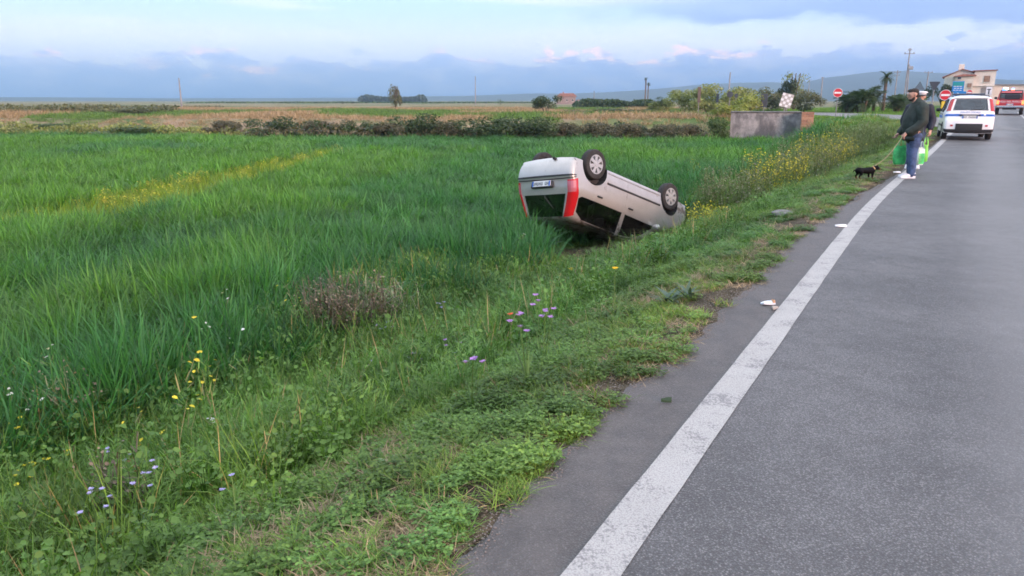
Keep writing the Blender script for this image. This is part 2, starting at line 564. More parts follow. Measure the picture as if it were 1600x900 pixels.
# ------------------------------------------------------------------ road
def asphalt_mat(name, c0, c1, shoulder=True):
    m = bpy.data.materials.new(name)
    m.use_nodes = True
    t = NT(m.node_tree)
    b = t.n('ShaderNodeBsdfPrincipled'); o = t.n('ShaderNodeOutputMaterial')
    t.t.links.new(b.outputs[0], o.inputs[0])
    P = t.n('ShaderNodeTexCoord').outputs['Object']
    vo = t.n('ShaderNodeTexVoronoi'); vo.inputs['Scale'].default_value = 130; t.t.links.new(P, vo.inputs['Vector'])
    vcol = t.n('ShaderNodeSeparateColor'); t.t.links.new(vo.outputs['Color'], vcol.inputs[0])
    nb = t.noise(P, .9, 5, .6); nc = t.noise(P, 6.0, 4, .6)
    ln = t.n('ShaderNodeAttribute', attribute_name='lane').outputs['Fac']     # distance right of the edge line
    c = t.mix(t.ss(t.add(t.mul(nb, .6), t.mul(t.noise(P, .28, 4, .6), .4)), .40, .60), c0, c1)
    c = t.mix(t.mul(t.ss(nc, .4, .7), .25), c, tuple(q * .72 for q in c0))
    # stones of the wearing course, some pale, some dark binder between them
    c = t.mix(t.mul(t.ss(vcol.outputs[0], .60, 1.0), .34), c, (.44, .43, .42, 1))
    c = t.mix(t.mul(t.ss(vo.outputs['Distance'], .30, .58), .62), c, (.045, .042, .041, 1))
    # dusty brown shoulder outside the line, polished wheel tracks inside
    if shoulder:
        c = t.mix(t.mul(t.ss(ln, .06, -.12), .6), c, t.mix(t.ss(nc, .35, .65), (.070, .060, .056), (.118, .103, .096)))
        tr = t.mul(t.ss(t.m('ABSOLUTE', t.sub(ln, 1.75)), .85, .1), .55)
        c = t.mix(tr, c, (.215, .21, .21, 1))
    t.put(b.inputs['Base Color'], c)
    t.put(b.inputs['Roughness'], t.m('MULTIPLY_ADD', nc, .25, .52))
    b.inputs['Specular IOR Level'].default_value = .42
    bn = t.n('ShaderNodeBump'); bn.inputs['Strength'].default_value = .75; bn.inputs['Distance'].default_value = .006
    t.t.links.new(t.add(t.mul(vo.outputs['Distance'], -1.0), t.mul(t.noise(P, 160, 3, .6), .5)), bn.inputs['Height'])
    t.t.links.new(bn.outputs[0], b.inputs['Normal'])
    return m
M_ROAD = asphalt_mat('asphalt', (.096, .095, .100), (.165, .163, .168))
M_SIDEROAD = asphalt_mat('asphalt_pale', (.22, .21, .205), (.27, .26, .25), False)
EDGE_T = -1.31
def strip(name, sv, tl, tr, zoff, m, ncol=2, mid=None):
    """a sheet laid along the road between offsets tl(s) and tr(s)"""
    fr = np.linspace(0, 1, ncol)
    S2 = np.repeat(sv[:, None], ncol, 1)
    TL = np.broadcast_to(tl(sv) if callable(tl) else tl, sv.shape)[:, None]
    TR = np.broadcast_to(tr(sv) if callable(tr) else tr, sv.shape)[:, None]
    T2 = TL + (TR - TL) * fr[None, :]
    X2, Y2 = st2xy(S2, T2)
    Z2 = road_z(S2) + zoff
    n = len(sv)
    ix = np.arange(n * ncol).reshape(n, ncol)
    f = np.stack([ix[:-1, :-1], ix[:-1, 1:], ix[1:, 1:], ix[1:, :-1]], -1).reshape(-1, 4)
    me = raw_mesh(name, np.stack([X2, Y2, Z2], -1).reshape(-1, 3), f, m)
    a = me.attributes.new('lane', 'FLOAT', 'POINT'); a.data.foreach_set('value', (T2 + .85).astype(np.float32).ravel())
    if me.polygons[0].normal.z < 0: me.flip_normals()
    return tag(link(name, me), kind='structure')
sv = np.unique(np.concatenate([np.arange(-2, 12, .03), np.arange(-12, 30, .12), np.arange(30, 90, .6), np.arange(90, 261, 5)]))
def edge_l(s):
    k = 1 - .75 * sstep(s, 12, 22)
    return EDGE_T + ((vnoise(s, s * 0, 1.1, 3) - .5) * .09 + (vnoise(s, s * 0, .22, 4) - .5) * .07 + (vnoise(s, s * 0, .09, 14) - .5) * .035) * k + .36 * sstep(s, 9, 19)
# thickness: the verge side shows a broken asphalt lip
strip('road', sv, edge_l, 5.55, 0.0, M_ROAD, 12)
lip = strip('road_lip', sv, lambda s: edge_l(s) - .05, edge_l, -.012, M_ROAD, 2)
def paint_mat():
    m = bpy.data.materials.new('worn_road_paint')
    m.use_nodes = True
    t = NT(m.node_tree)
    b = t.n('ShaderNodeBsdfPrincipled'); o = t.n('ShaderNodeOutputMaterial')
    t.t.links.new(b.outputs[0], o.inputs[0])
    P = t.n('ShaderNodeTexCoord').outputs['Object']
    wear = t.add(t.mul(t.noise(P, 70, 4, .7), .55), t.mul(t.noise(P, 5, 4, .6), .45))
    vo = t.n('ShaderNodeTexVoronoi'); vo.inputs['Scale'].default_value = 130; t.t.links.new(P, vo.inputs['Vector'])
    c = t.mix(t.noise(P, 3, 4, .6), (.35, .34, .325), (.48, .468, .45))
    c = t.mix(t.mul(t.ss(vo.outputs['Distance'], .4, .7), .5), c, (.22, .21, .21))
    c = t.mix(t.mul(t.ss(wear, .51, .60), .85), c, (.17, .165, .168))
    t.put(b.inputs['Base Color'], c)
    b.inputs['Roughness'].default_value = .7
    bn = t.n('ShaderNodeBump'); bn.inputs['Strength'].default_value = .5; bn.inputs['Distance'].default_value = .005
    t.t.links.new(t.mul(vo.outputs['Distance'], -1.0), bn.inputs['Height'])
    t.t.links.new(bn.outputs[0], b.inputs['Normal'])
    return m
M_PAINT = paint_mat()
sl_ = sv[(sv < 47)]
strip('edge_line', sl_, lambda s: -.935 + (vnoise(s, s * 0, .22, 8) - .5) * .004, lambda s: -.76 + (vnoise(s, s * 0, .25, 18) - .5) * .004, .004, M_PAINT, 3)
strip('centre_line', sv[(sv > 20) & (sv < 80)], 2.42, 2.56, .004, M_PAINT, 2)

# the side road that joins beyond the field and runs off to the left
def ground_ribbon(name, pts, widths, m, zoff=.06):
    n = len(pts)
    vs, fs = [], []
    for i, (x, y) in enumerate(pts):
        a = Vector(pts[min(i + 1, n - 1)]) - Vector(pts[max(i - 1, 0)])
        nn = Vector((-a.y, a.x)).normalized()
        for k in range(5):
            q = Vector((x, y)) + nn * widths[i] * (k / 4 - .5)
            vs.append((q.x, q.y, tz(q.x, q.y) + zoff))
    for i in range(n - 1):
        for k in range(4):
            fs.append((i * 5 + k, i * 5 + k + 1, (i + 1) * 5 + k + 1, (i + 1) * 5 + k))
    me = raw_mesh(name, vs, fs, m)
    a = me.attributes.new('lane', 'FLOAT', 'POINT'); a.data.foreach_set('value', np.full(len(vs), 4.0, np.float32))
    if me.polygons[0].normal.z < 0: me.flip_normals()
    return tag(link(name, me), kind='structure')
ctrl = [(22.9, 36), (23.6, 41), (25.0, 47), (26.3, 54), (26.4, 61), (24.5, 67), (19, 72.5), (9, 78), (-6, 84), (-40, 96), (-90, 118)]
wid = [2.5, 4.5, 5.5, 5.5, 5.5, 5.5, 5.5, 5, 5, 5, 5]
pts, ws = [], []
for i in range(len(ctrl) - 1):
    for k in range(6):
        f = k / 6
        p0, p1, p2, p3 = (Vector(ctrl[max(i - 1, 0)]), Vector(ctrl[i]), Vector(ctrl[i + 1]), Vector(ctrl[min(i + 2, len(ctrl) - 1)]))
        q = .5 * ((2 * p1) + (p2 - p0) * f + (2 * p0 - 5 * p1 + 4 * p2 - p3) * f * f + (3 * p1 - p0 - 3 * p2 + p3) * f ** 3)
        pts.append((q.x, q.y)); ws.append(wid[i] * (1 - f) + wid[i + 1] * f)
ground_ribbon('side_road', pts, ws, M_SIDEROAD)

# ------------------------------------------------------------------ hills behind the plain
def hills_mesh():
    vs, fs = [], []
    azs = np.linspace(-50, 50, 180)
    rows = [(2300, 0.0), (2500, .35), (2700, .75), (2900, 1.0), (3150, .8), (3500, 0.0)]
    for i, a in enumerate(azs):
        px = 800 + 1200 * math.tan(RAD(max(-60, min(60, a))))
        hh = .39 * np.interp(px, [-1200, 0, 300, 560, 760, 950, 1120, 1220, 1330, 1420, 1500, 1560, 1640, 2400], [30, 34, 30, 40, 60, 90, 145, 200, 250, 240, 215, 160, 145, 220])
        for d, k in rows:
            x, y = d * math.sin(RAD(a)), d * math.cos(RAD(a))
            nz = float(vnoise(x, y, 340, 2) - .5) * .35 + float(vnoise(x, y, 100, 3) - .5) * .12
            vs.append((x, y, -3 + hh * k * (1 + nz * (k > 0))))
    m = len(rows)
    for i in range(len(azs) - 1):
        for j in range(m - 1):
            fs.append((i * m + j, (i + 1) * m + j, (i + 1) * m + j + 1, i * m + j + 1))
    me = raw_mesh('hills', vs, fs, mat('hillside', (.06, .085, .05), .95, var=.3, vscale=.01), smooth=True)
    if me.polygons[0].normal.z < 0: me.flip_normals()
    tag(link('hills', me), kind='structure')
hills_mesh()

# ------------------------------------------------------------------ plants: small meshes, then scattering
class Leaves:
    """many ribbons / leaf quads gathered with numpy into one mesh"""
    def __init__(self): self.v = []; self.f = []; self.mi = []
    def ribbon(self, base, az_, lean, length, width, droop, seg=3, mi=0, twist=.0, tipw=.0):
        d = np.array([math.cos(az_), math.sin(az_), 0.0]); sdv = np.array([-math.sin(az_ + twist), math.cos(az_ + twist), 0.0])
        p = np.array(base, float); ang = lean; n0 = len(self.v)
        for i in range(seg + 1):
            k = i / seg
            w = width * (.55 + .9 * k) if k < .35 else width * (1.0 - ((k - .35) / .65) ** 1.6 * (1 - tipw))
            self.v.append(p - sdv * w / 2); self.v.append(p + sdv * w / 2)
            ang += droop / seg
            p = p + (d * math.sin(ang) + np.array([0, 0, 1.0]) * math.cos(ang)) * length / seg
        for i in range(seg):
            a = n0 + i * 2
            self.f.append((a, a + 1, a + 3, a + 2)); self.mi.append(mi)
    def leaf(self, p, nrm, r, up=None, mi=0, asp=1.0):
        """hexagon-ish leaf folded a little along its rib"""
        nrm = np.array(nrm, float); nrm /= np.linalg.norm(nrm) + 1e-9
        a = np.cross(nrm, [0.3, .5, .8] if up is None else up); a /= np.linalg.norm(a) + 1e-9
        b = np.cross(nrm, a); p = np.array(p, float); n0 = len(self.v)
        for (u, w, h) in ((-1, 0, 0), (-.3, .72 * asp, .18), (.55, .6 * asp, .14), (1, 0, -.1), (.55, -.6 * asp, .14), (-.3, -.72 * asp, .18)):
            self.v.append(p + a * u * r + b * w * r + nrm * h * r)
        self.f.append((n0, n0 + 1, n0 + 2, n0 + 3)); self.f.append((n0, n0 + 3, n0 + 4, n0 + 5)); self.mi += [mi, mi]
    def mesh(self, name, mats):
        me = raw_mesh(name, np.array(self.v), np.array(self.f), mats)
        if any(self.mi): me.polygons.foreach_set('material_index', np.array(self.mi, np.int32))
        return me

M_WHEAT = leaf_mat('wheat_blade', (.052, .160, .058), (.092, .228, .080), .40, True)
M_GRASS = leaf_mat('grass_blade', (.090, .190, .044), (.150, .262, .062), .38, True)
M_HERB = leaf_mat('herb_leaf', (.078, .185, .052), (.128, .252, .074), .34, True)
M_STRAW = leaf_mat('dry_straw', (.27, .20, .12), (.40, .30, .19), .2, True)
M_YFLOWER = leaf_mat('yellow_petal', (.62, .50, .02), (.75, .62, .05), .25)
M_WEED = leaf_mat('weed_stem', (.15, .17, .09), (.22, .22, .12), .25, True)
M_WSPECK = leaf_mat('white_petal', (.66, .66, .62), (.75, .74, .72), .2)

R = random.Random(5)
def wheat_tuft(nb, spread, h, w):
    L = Leaves()
    cl = []
    for i in range(max(5, nb // 9)):
        a = R.uniform(0, 6.28); r = spread * math.sqrt(R.random()); cl.append((r * math.cos(a), r * math.sin(a), R.uniform(.72, 1.15)))
    for i in range(nb):
        c_ = cl[i % len(cl)]; hh = h * c_[2] * R.uniform(.75, 1.08)
        L.ribbon((c_[0] + R.gauss(0, .028), c_[1] + R.gauss(0, .028), 0), R.uniform(0, 6.28), R.uniform(.02, .22), hh, w * R.uniform(.7, 1.25), R.uniform(.25, 1.5) if R.random() < .7 else R.uniform(1.2, 2.3), 4, twist=R.uniform(-.5, .5))
    return L.mesh('wheat_tuft', M_WHEAT)
def grass_tuft(nb, spread, h, w, m, flat=.0, dry=0.0):
    L = Leaves()
    for i in range(nb):
        a = R.uniform(0, 6.28); r = spread * math.sqrt(R.random())
        hh = h * R.uniform(.5, 1.15)
        mi = 1 if R.random() < dry else 0
        L.ribbon((r * math.cos(a), r * math.sin(a), 0), R.uniform(0, 6.28), R.uniform(.1, .5) + flat * R.uniform(.5, 1), hh, w * R.uniform(.7, 1.2), R.uniform(.1, 1.2), 3, mi)
    return L.mesh('grass_tuft', [m, M_STRAW])
def clover(nl, spread, h, r):
    L = Leaves()
    for i in range(nl):
        a = R.uniform(0, 6.28); q = spread * math.sqrt(R.random()); z = h * R.uniform(.25, 1.0)
        c = (q * math.cos(a), q * math.sin(a), z)
        th0 = R.uniform(0, 6.28); s_ = r * R.uniform(.6, 1.25)
        for k in range(3):
            th = th0 + k * 2.09
            L.leaf((c[0] + math.cos(th) * s_ * .85, c[1] + math.sin(th) * s_ * .85, c[2] + R.uniform(-.2, .2) * s_), (R.uniform(-.45, .45), R.uniform(-.45, .45), 1), s_ * .85, up=(-math.sin(th), math.cos(th), 0), mi=0)
        if i % 3 == 0: L.ribbon((q * math.cos(a + 1), q * math.sin(a + 1), 0), R.uniform(0, 6.28), R.uniform(.1, .6), h * R.uniform(.9, 1.9), .0045, R.uniform(.2, 1.2), 3)
        if i % 2 == 0: L.ribbon((q * .6 * math.cos(a), q * .6 * math.sin(a), 0), a, .25, z * 1.02, .004, .1, 2)
    return L.mesh('clover', M_HERB)
def mallow(nl, spread, h, r):
    L = Leaves()
    for i in range(nl):
        a = R.uniform(0, 6.28); q = spread * math.sqrt(R.random()); z = h * R.uniform(.3, 1.0); s_ = r * R.uniform(.5, 1.15)
        L.ribbon((q * .4 * math.cos(a), q * .4 * math.sin(a), 0), a, .3, z * 1.05, .004, .1, 2, tipw=.8)
        for k in range(2): L.leaf((q * math.cos(a) + R.uniform(-1, 1) * s_, q * math.sin(a) + R.uniform(-1, 1) * s_, z * (1 - .3 * k)), (R.uniform(-.7, .7), R.uniform(-.7, .7), 1), s_, asp=1.1)
    return L.mesh('mallow', M_HERB)
def feather(nl, spread, h):
    L = Leaves()
    for i in range(nl):
        a = R.uniform(0, 6.28); q = spread * math.sqrt(R.random()); hh = h * R.uniform(.5, 1.0)
        L.ribbon((q * math.cos(a), q * math.sin(a), 0), a, .15, hh, .004, .2, 3)
        for k in range(6): L.ribbon((q * math.cos(a), q * math.sin(a), hh * R.uniform(.35, .95)), R.uniform(0, 6.28), R.uniform(.4, 1.0), .07, .006, .4, 2)
    return L.mesh('feather', M_HERB)
def rosette(nl, length, w):
    L = Leaves()
    for i in range(nl):
        a = 6.28 * i / nl + R.uniform(-.3, .3)
        L.ribbon((0, 0, .005), a, R.uniform(.5, 1.1), length * R.uniform(.65, 1.1), w * R.uniform(.8, 1.2), R.uniform(.3, .9), 5, twist=R.uniform(-.2, .2))
    return L.mesh('rosette', M_HERB)
def tall_weed(nst, h, spread, mflower=None, nf=0, branch=6):
    L = Leaves()
    for i in range(nst):
        a = R.uniform(0, 6.28); q = spread * math.sqrt(R.random())
        hh = h * R.uniform(.6, 1.1); lean = R.uniform(0, .22)
        L.ribbon((q * math.cos(a), q * math.sin(a), 0), a, lean, hh, .0042, .15, 4, 2, tipw=.4)
        for k in range(branch):
            f = R.uniform(.2, 1.0); rr = q + math.sin(lean) * hh * f
            p = (rr * math.cos(a), rr * math.sin(a), hh * f * math.cos(lean))
            L.ribbon(p, R.uniform(0, 6.28), R.uniform(.5, 1.1), h * R.uniform(.08, .20), .009, R.uniform(-.3, .6), 3, 0 if R.random() < .5 else 2)
            if nf and f > .6 and R.random() < nf:
                for _ in range(3):
                    L.leaf((p[0] + R.uniform(-.05, .05), p[1] + R.uniform(-.05, .05), p[2] + R.uniform(.0, .09)), (R.uniform(-.5, .5), R.uniform(-.5, .5), 1), R.uniform(.010, .018), mi=1)
    return L.mesh('tall_weed', [M_WEED, mflower or M_YFLOWER, M_HERB])

PROTO = bpy.data.collections.new('plant_sources')       # sources of the scattered ground cover, never linked to the scene
def protos(tagname, meshes):
    c = bpy.data.collections.new(tagname)
    for i, me in enumerate(meshes):
        c.objects.link(bpy.data.objects.new('%s_%02d' % (tagname, i), me))
    return c

def scatter(name, pts, yaw, scl, ix, tint, coll, label, cat, tilt=None):
    n = len(pts)
    me = bpy.data.meshes.new(name)
    me.vertices.add(n); me.vertices.foreach_set('co', np.asarray(pts, np.float32).ravel())
    rot = np.zeros((n, 3), np.float32); rot[:, 2] = yaw
    if tilt is not None: rot[:, 0] = tilt
    a = me.attributes.new('rot', 'FLOAT_VECTOR', 'POINT'); a.data.foreach_set('vector', rot.ravel())
    a = me.attributes.new('scl', 'FLOAT_VECTOR', 'POINT'); a.data.foreach_set('vector', np.asarray(scl, np.float32).ravel())
    a = me.attributes.new('pick', 'INT', 'POINT'); a.data.foreach_set('value', np.asarray(ix, np.int32))
    a = me.attributes.new('tint', 'FLOAT_VECTOR', 'POINT'); a.data.foreach_set('vector', np.asarray(tint, np.float32).ravel())
    o = tag(link(name, me), label, cat, kind='stuff')
    ng = bpy.data.node_groups.new(name, 'GeometryNodeTree')
    ng.interface.new_socket('Geometry', in_out='INPUT', socket_type='NodeSocketGeometry')
    ng.interface.new_socket('Geometry', in_out='OUTPUT', socket_type='NodeSocketGeometry')
    N = ng.nodes; Lk = ng.links
    gi, go = N.new('NodeGroupInput'), N.new('NodeGroupOutput')
    ci = N.new('GeometryNodeCollectionInfo'); ci.inputs['Collection'].default_value = coll
    ci.inputs['Separate Children'].default_value = True; ci.inputs['Reset Children'].default_value = True
    ip = N.new('GeometryNodeInstanceOnPoints'); ip.inputs['Pick Instance'].default_value = True
    def attr(nm, ty):
        q = N.new('GeometryNodeInputNamedAttribute'); q.data_type = ty; q.inputs['Name'].default_value = nm
        return next(s for s in q.outputs if s.enabled and s.name == 'Attribute')
    Lk.new(gi.outputs[0], ip.inputs['Points']); Lk.new(ci.outputs[0], ip.inputs['Instance'])
    Lk.new(attr('pick', 'INT'), ip.inputs['Instance Index'])
    e2r = N.new('FunctionNodeEulerToRotation'); Lk.new(attr('rot', 'FLOAT_VECTOR'), e2r.inputs[0])
    Lk.new(e2r.outputs[0], ip.inputs['Rotation'])
    Lk.new(attr('scl', 'FLOAT_VECTOR'), ip.inputs['Scale'])
    Lk.new(ip.outputs[0], go.inputs[0])
    md = o.modifiers.new('scatter', 'NODES'); md.node_group = ng
    return o

def sample(n, xr, yr):
    return rng.uniform(xr[0], xr[1], n), rng.uniform(yr[0], yr[1], n)
def in_view(x, y, margin=2.5):
    return (np.abs(x) < (y + margin) * .74 + margin) & (y > -.5)

# wheat -----------------------------------------------------------------
WH = protos('wheat', [wheat_tuft(200, .40, .76, .021) for _ in range(5)] + [wheat_tuft(190, .50, .70, .028) for _ in range(4)])
wx, wy, wd = [], [], []
for (y0, y1, dens) in ((3, 9, 6.6), (9, 14, 5.6), (14, 22, 4.8), (22, 34, 3.0), (34, 62, 1.9)):
    xm = (y1 + 3) * .74 + 3
    n = int(2 * xm * (y1 - y0) * dens)
    a, b = sample(n, (-xm, xm), (y0, y1))
    wx.append(a); wy.append(b); wd.append(np.full(n, (y0 + y1) / 2))
wx, wy, wd = map(np.concatenate, (wx, wy, wd))
# weedy gap running through the crop, yellow with charlock
GAP = [(q.x, q.y) for q in (atY(-140, 430, 14.5), atY(120, 357, 17.5), atY(270, 307, 22), atY(430, 264, 30), atY(520, 236, 40))]
def gap_dist(x, y):
    gy = np.array([p[1] for p in GAP]); gx = np.array([p[0] for p in GAP])
    return (x - np.interp(y, gy, gx)) * .8
def gap_w(y): return np.interp(y, [12, 17, 22, 31, 42], [.7, 1.05, 1.2, 1.0, .4])
s_, t_ = xy2st(wx, wy)
edge = 5.35 + (vnoise(wx, wy, 1.6, 21) - .5) * 1.1 + (vnoise(wx, wy, .5, 22) - .5) * .5
edge = edge + 1.0 * sstep(s_, 17, 23)
keep = in_view(wx, wy) & (-t_ > edge) & (far_edge(wx, wy) < .6 + (vnoise(wx, wy, 3, 6) - .5))
keep &= ~((np.abs(gap_dist(wx, wy)) < gap_w(wy)) & (wy < 42))
# crushed round the wreck
cx, cy = (wx - 2.0) * .733 + (wy - 15.6) * .593, -(wx - 2.0) * .593 + (wy - 15.6) * .733
keep &= ~((cx > -.5) & (cx < 1.95) & (np.abs(cy) < .75)) & ~((cx > -.6) & (cx < 3.2) & (cy < 0) & (cy > -3)) & (soil_mask(wx, wy) < .35) & (wreck_seg(wx, wy) > 1.0 + .5 * sstep(wx, 1.2, 2.2))
wx, wy, wd = wx[keep], wy[keep], wd[keep]
s_, t_ = xy2st(wx, wy)
n = len(wx)
big = vnoise(wx, wy, 7, 31); mid = vnoise(wx, wy, 2.2, 32); sml = vnoise(wx, wy, .8, 33)
hsc = .78 + .34 * mid + .50 * (sml - .5) * (1 - .5 * sstep(wy, 14, 30)) + .1 * (big - .5)
cxk, cyk = (wx - 2.0) * .733 + (wy - 15.6) * .593, -(wx - 2.0) * .593 + (wy - 15.6) * .733
hsc = np.where((np.abs(cyk) < 1.15) & (cxk > -1.9) & (cxk < 0), hsc * .70, hsc)
edge_band = 1 - sstep(-t_, 6.4, 9.2)
# yellower, paler sweep through the middle of the field, bluer and darker at the verge side
pale = sstep(mid * .4 + big * .75, .42, .74) * (1 - .7 * edge_band)
hsc = hsc * (1 + .18 * edge_band)
tint = np.stack([.84 + .50 * pale - .26 * edge_band, .88 + .26 * pale - .16 * edge_band, .80 - .14 * pale - .12 * edge_band], -1)
tint *= (.58 + .58 * sml[:, None] + .22 * rng.random((n, 1)))
dist = np.hypot(wx, wy)
hz_ = sstep(dist, 25, 60)[:, None]
wide = np.where(wd < 14, 1.0, np.where(wd < 22, 1.0, np.where(wd < 34, 1.25, 1.6)))
scl = np.stack([wide, wide, hsc * rng.uniform(.88, 1.1, n)], -1)
pick = np.where(wd < 14, rng.integers(0, 5, n), rng.integers(5, 9, n))
scatter('wheat', np.stack([wx, wy, terrain(wx, wy) - .02], -1), rng.uniform(0, 6.28, n), scl, pick, tint, WH, 'green young wheat filling the field left of the road', 'wheat', rng.normal(0, .17, n))

# charlock in the gap
n0 = 6500
gx_, gy_ = sample(n0, (-26, -2), (12, 42))
k = (np.abs(gap_dist(gx_, gy_)) < gap_w(gy_) * 1.12) & in_view(gx_, gy_)
gx_, gy_ = gx_[k], gy_[k]; n = len(gx_)
CH = protos('charlock', [tall_weed(9, .42, .14, M_YFLOWER, .45, 7) for _ in range(3)] + [grass_tuft(44, .20, .46, .012, M_GRASS) for _ in range(2)])
fl = rng.random(n) < .02 + .20 * sstep(vnoise(gx_, gy_, 2.0, 41) * .6 + sstep(gy_, 15, 22) * .45, .42, .75)
pick = np.where(fl, rng.integers(0, 3, n), rng.integers(3, 5, n))
scatter('charlock', np.stack([gx_, gy_, terrain(gx_, gy_)], -1), rng.uniform(0, 6.28, n), rng.uniform(.8, 1.25, (n, 1)) * np.array([[1.2, 1.2, 1.0]]), pick, np.tile([[1.55, 1.2, .6]], (n, 1)) * rng.uniform(.8, 1.15, (n, 1)), CH, 'strip of yellow flowering weeds running through the wheat', 'weeds')

# verge -------------------------------------------------------------------
VG = protos('verge', [grass_tuft(60, .085, .17, .0055, M_GRASS, .2, .06) for _ in range(3)]            # 0-2 fine grass
            + [grass_tuft(74, .12, .30, .008, M_GRASS, .1, .08) for _ in range(2)]                      # 3-4 longer grass
            + [clover(66, .11, .11, .0125) for _ in range(3)]                                             # 5-7 clover mats
            + [clover(64, .14, .21, .0140) for _ in range(2)]                                             # 8-9 taller herbs
            + [rosette(9, .11, .024), rosette(11, .09, .018)]                                            # 10-11
            + [grass_tuft(56, .11, .14, .005, M_STRAW, .8) for _ in range(2)]                            # 12-13 straw
            + [mallow(44, .13, .27, .020), mallow(44, .12, .33, .015), grass_tuft(60, .14, .42, .0065, M_GRASS, 0, .08), feather(34, .10, .34)]
            + [tall_weed(7, .5, .12, M_WSPECK, .06, 7), tall_weed(8, .55, .14, M_YFLOWER, .08, 8)])       # 14-15
vx, vy, vd = [], [], []
for (s0, s1, dens) in ((-1.5, 4.5, 190), (4.5, 8, 140), (8, 14, 85), (14, 26, 44), (26, 50, 22)):
    n = int((s1 - s0) * 7.4 * dens)
    a = rng.uniform(s0, s1, n); b = -rng.uniform(1.22, 8.6, n)
    p, q = st2xy(a, b); vx.append(p); vy.append(q); vd.append(np.full(n, s0))
vx, vy, vd = map(np.concatenate, (vx, vy, vd))
s_, t_ = xy2st(vx, vy)
edge = 5.9 + 1.0 * sstep(s_, 17, 23) + (vnoise(vx, vy, 1.6, 21) - .5) * 1.1
bare = vnoise(vx, vy, .75, 51) * .65 + vnoise(vx, vy, .25, 52) * .35
nearroad = 1 - sstep(-t_ + edge_l(s_), .25, 1.3)
thresh = .07 + .27 * (1 - sstep(-t_ + edge_l(s_), .0, 1.8)) * (1 - .6 * sstep(s_, 8, 16))
keep = in_view(vx, vy, 1.5) & (-t_ < edge + .8) & (t_ < edge_l(s_) + .0 + (vnoise(vx, vy, .30, 57) - .42) * .24) & (bare > thresh) & (far_edge(vx, vy) < 2)
keep &= (soil_mask(vx, vy) < .5) | (rng.random(len(vx)) < .07)
keep &= (wreck_seg(vx, vy) > 1.35) | (rng.random(len(vx)) < .40)
keep &= ~(((vx - 2.0) * .733 + (vy - 15.6) * .593 > -.5) & (np.abs((vx - 2.0) * .733 + (vy - 15.6) * .593) < 2.0) & (np.abs(-(vx - 2.0) * .593 + (vy - 15.6) * .733) < .85))
vx, vy, vd, bare = vx[keep], vy[keep], vd[keep], bare[keep]
s_, t_ = xy2st(vx, vy); n = len(vx)
off = -t_ + edge_l(s_)                                   # metres from the asphalt
u = rng.random(n)
patch = vnoise(vx, vy, 1.1, 61) * .6 + vnoise(vx, vy, .4, 62) * .4
dryp = (1 - .85 * sstep(off, 1.2, 2.0)) * sstep(vnoise(vx, vy, .9, 63) * .6 + vnoise(vx, vy, .35, 64) * .4 + .28 * (1 - sstep(off, .1, 1.7)), .60, .74)
pick = np.where(patch > .53, np.where(u < .6, rng.integers(5, 8, n), rng.integers(0, 3, n)), np.where(u < .72, rng.integers(0, 3, n), rng.integers(5, 8, n)))
tallz = sstep(off, 2.0, 3.6)
mown0 = sstep(s_, 14, 20)
v = rng.random(n)
pick = np.where((v < tallz * .7), np.where(patch + (rng.random(n) - .5) * .4 > .54, rng.integers(8, 10, n), rng.integers(3, 5, n)), pick)
tall2 = sstep(off, 1.1, 2.6) * (1 - .6 * mown0)
pick = np.where(rng.random(n) < .40 * tall2, rng.integers(14, 18, n), pick)
pick = np.where((v > .982) & (off > .5), rng.integers(10, 12, n), pick)
pick = np.where((rng.random(n) < .003 * tallz), rng.integers(18, 20, n), pick)
pick = np.where(rng.random(n) < dryp * .55, rng.integers(12, 14, n), pick)
far = np.where(vd < 4, 1.0, np.where(vd < 8, 1.08, np.where(vd < 14, 1.25, np.where(vd < 26, 1.6, 2.0))))
hs = (.50 + .75 * sstep(off, .25, 2.0) + .20 * tallz) * rng.uniform(.75, 1.3, n)
mown = sstep(s_, 15, 22) * (1 - sstep(off, 3.2, 4.2))
hs = hs * (1 - .45 * mown)
wreckd = wreck_seg(vx, vy)
hs = hs * (1 - .80 * np.exp(-(wreckd / 1.7) ** 2))
pick = np.where((wreckd < 1.9) & (pick > 13), rng.integers(0, 3, n), pick)
scl = np.stack([far * np.sqrt(hs) * 1.1, far * np.sqrt(hs) * 1.1, hs], -1)
lum = .60 + .62 * vnoise(vx, vy, .6, 71)
yel = vnoise(vx, vy, 1.7, 72) * .7 + vnoise(vx, vy, .3, 73) * .3 + .25 * mown
tint = np.stack([lum * (.75 + .75 * yel), lum * (.92 + .22 * yel), lum * (.95 - .25 * yel)], -1) * rng.uniform(.8, 1.2, (n, 1))
straw = (pick == 12) | (pick == 13)
tint[straw] = rng.uniform(.75, 1.15, (straw.sum(), 1)) * np.array([[1.0, .96, .9]])
scatter('verge_grass', np.stack([vx, vy, terrain(vx, vy) - .006], -1), rng.uniform(0, 6.28, n), scl, pick, tint, VG, 'rough grass, clover and dry straw on the verge beside the road', 'grass', rng.normal(0, .12, n))
print('instances', n)

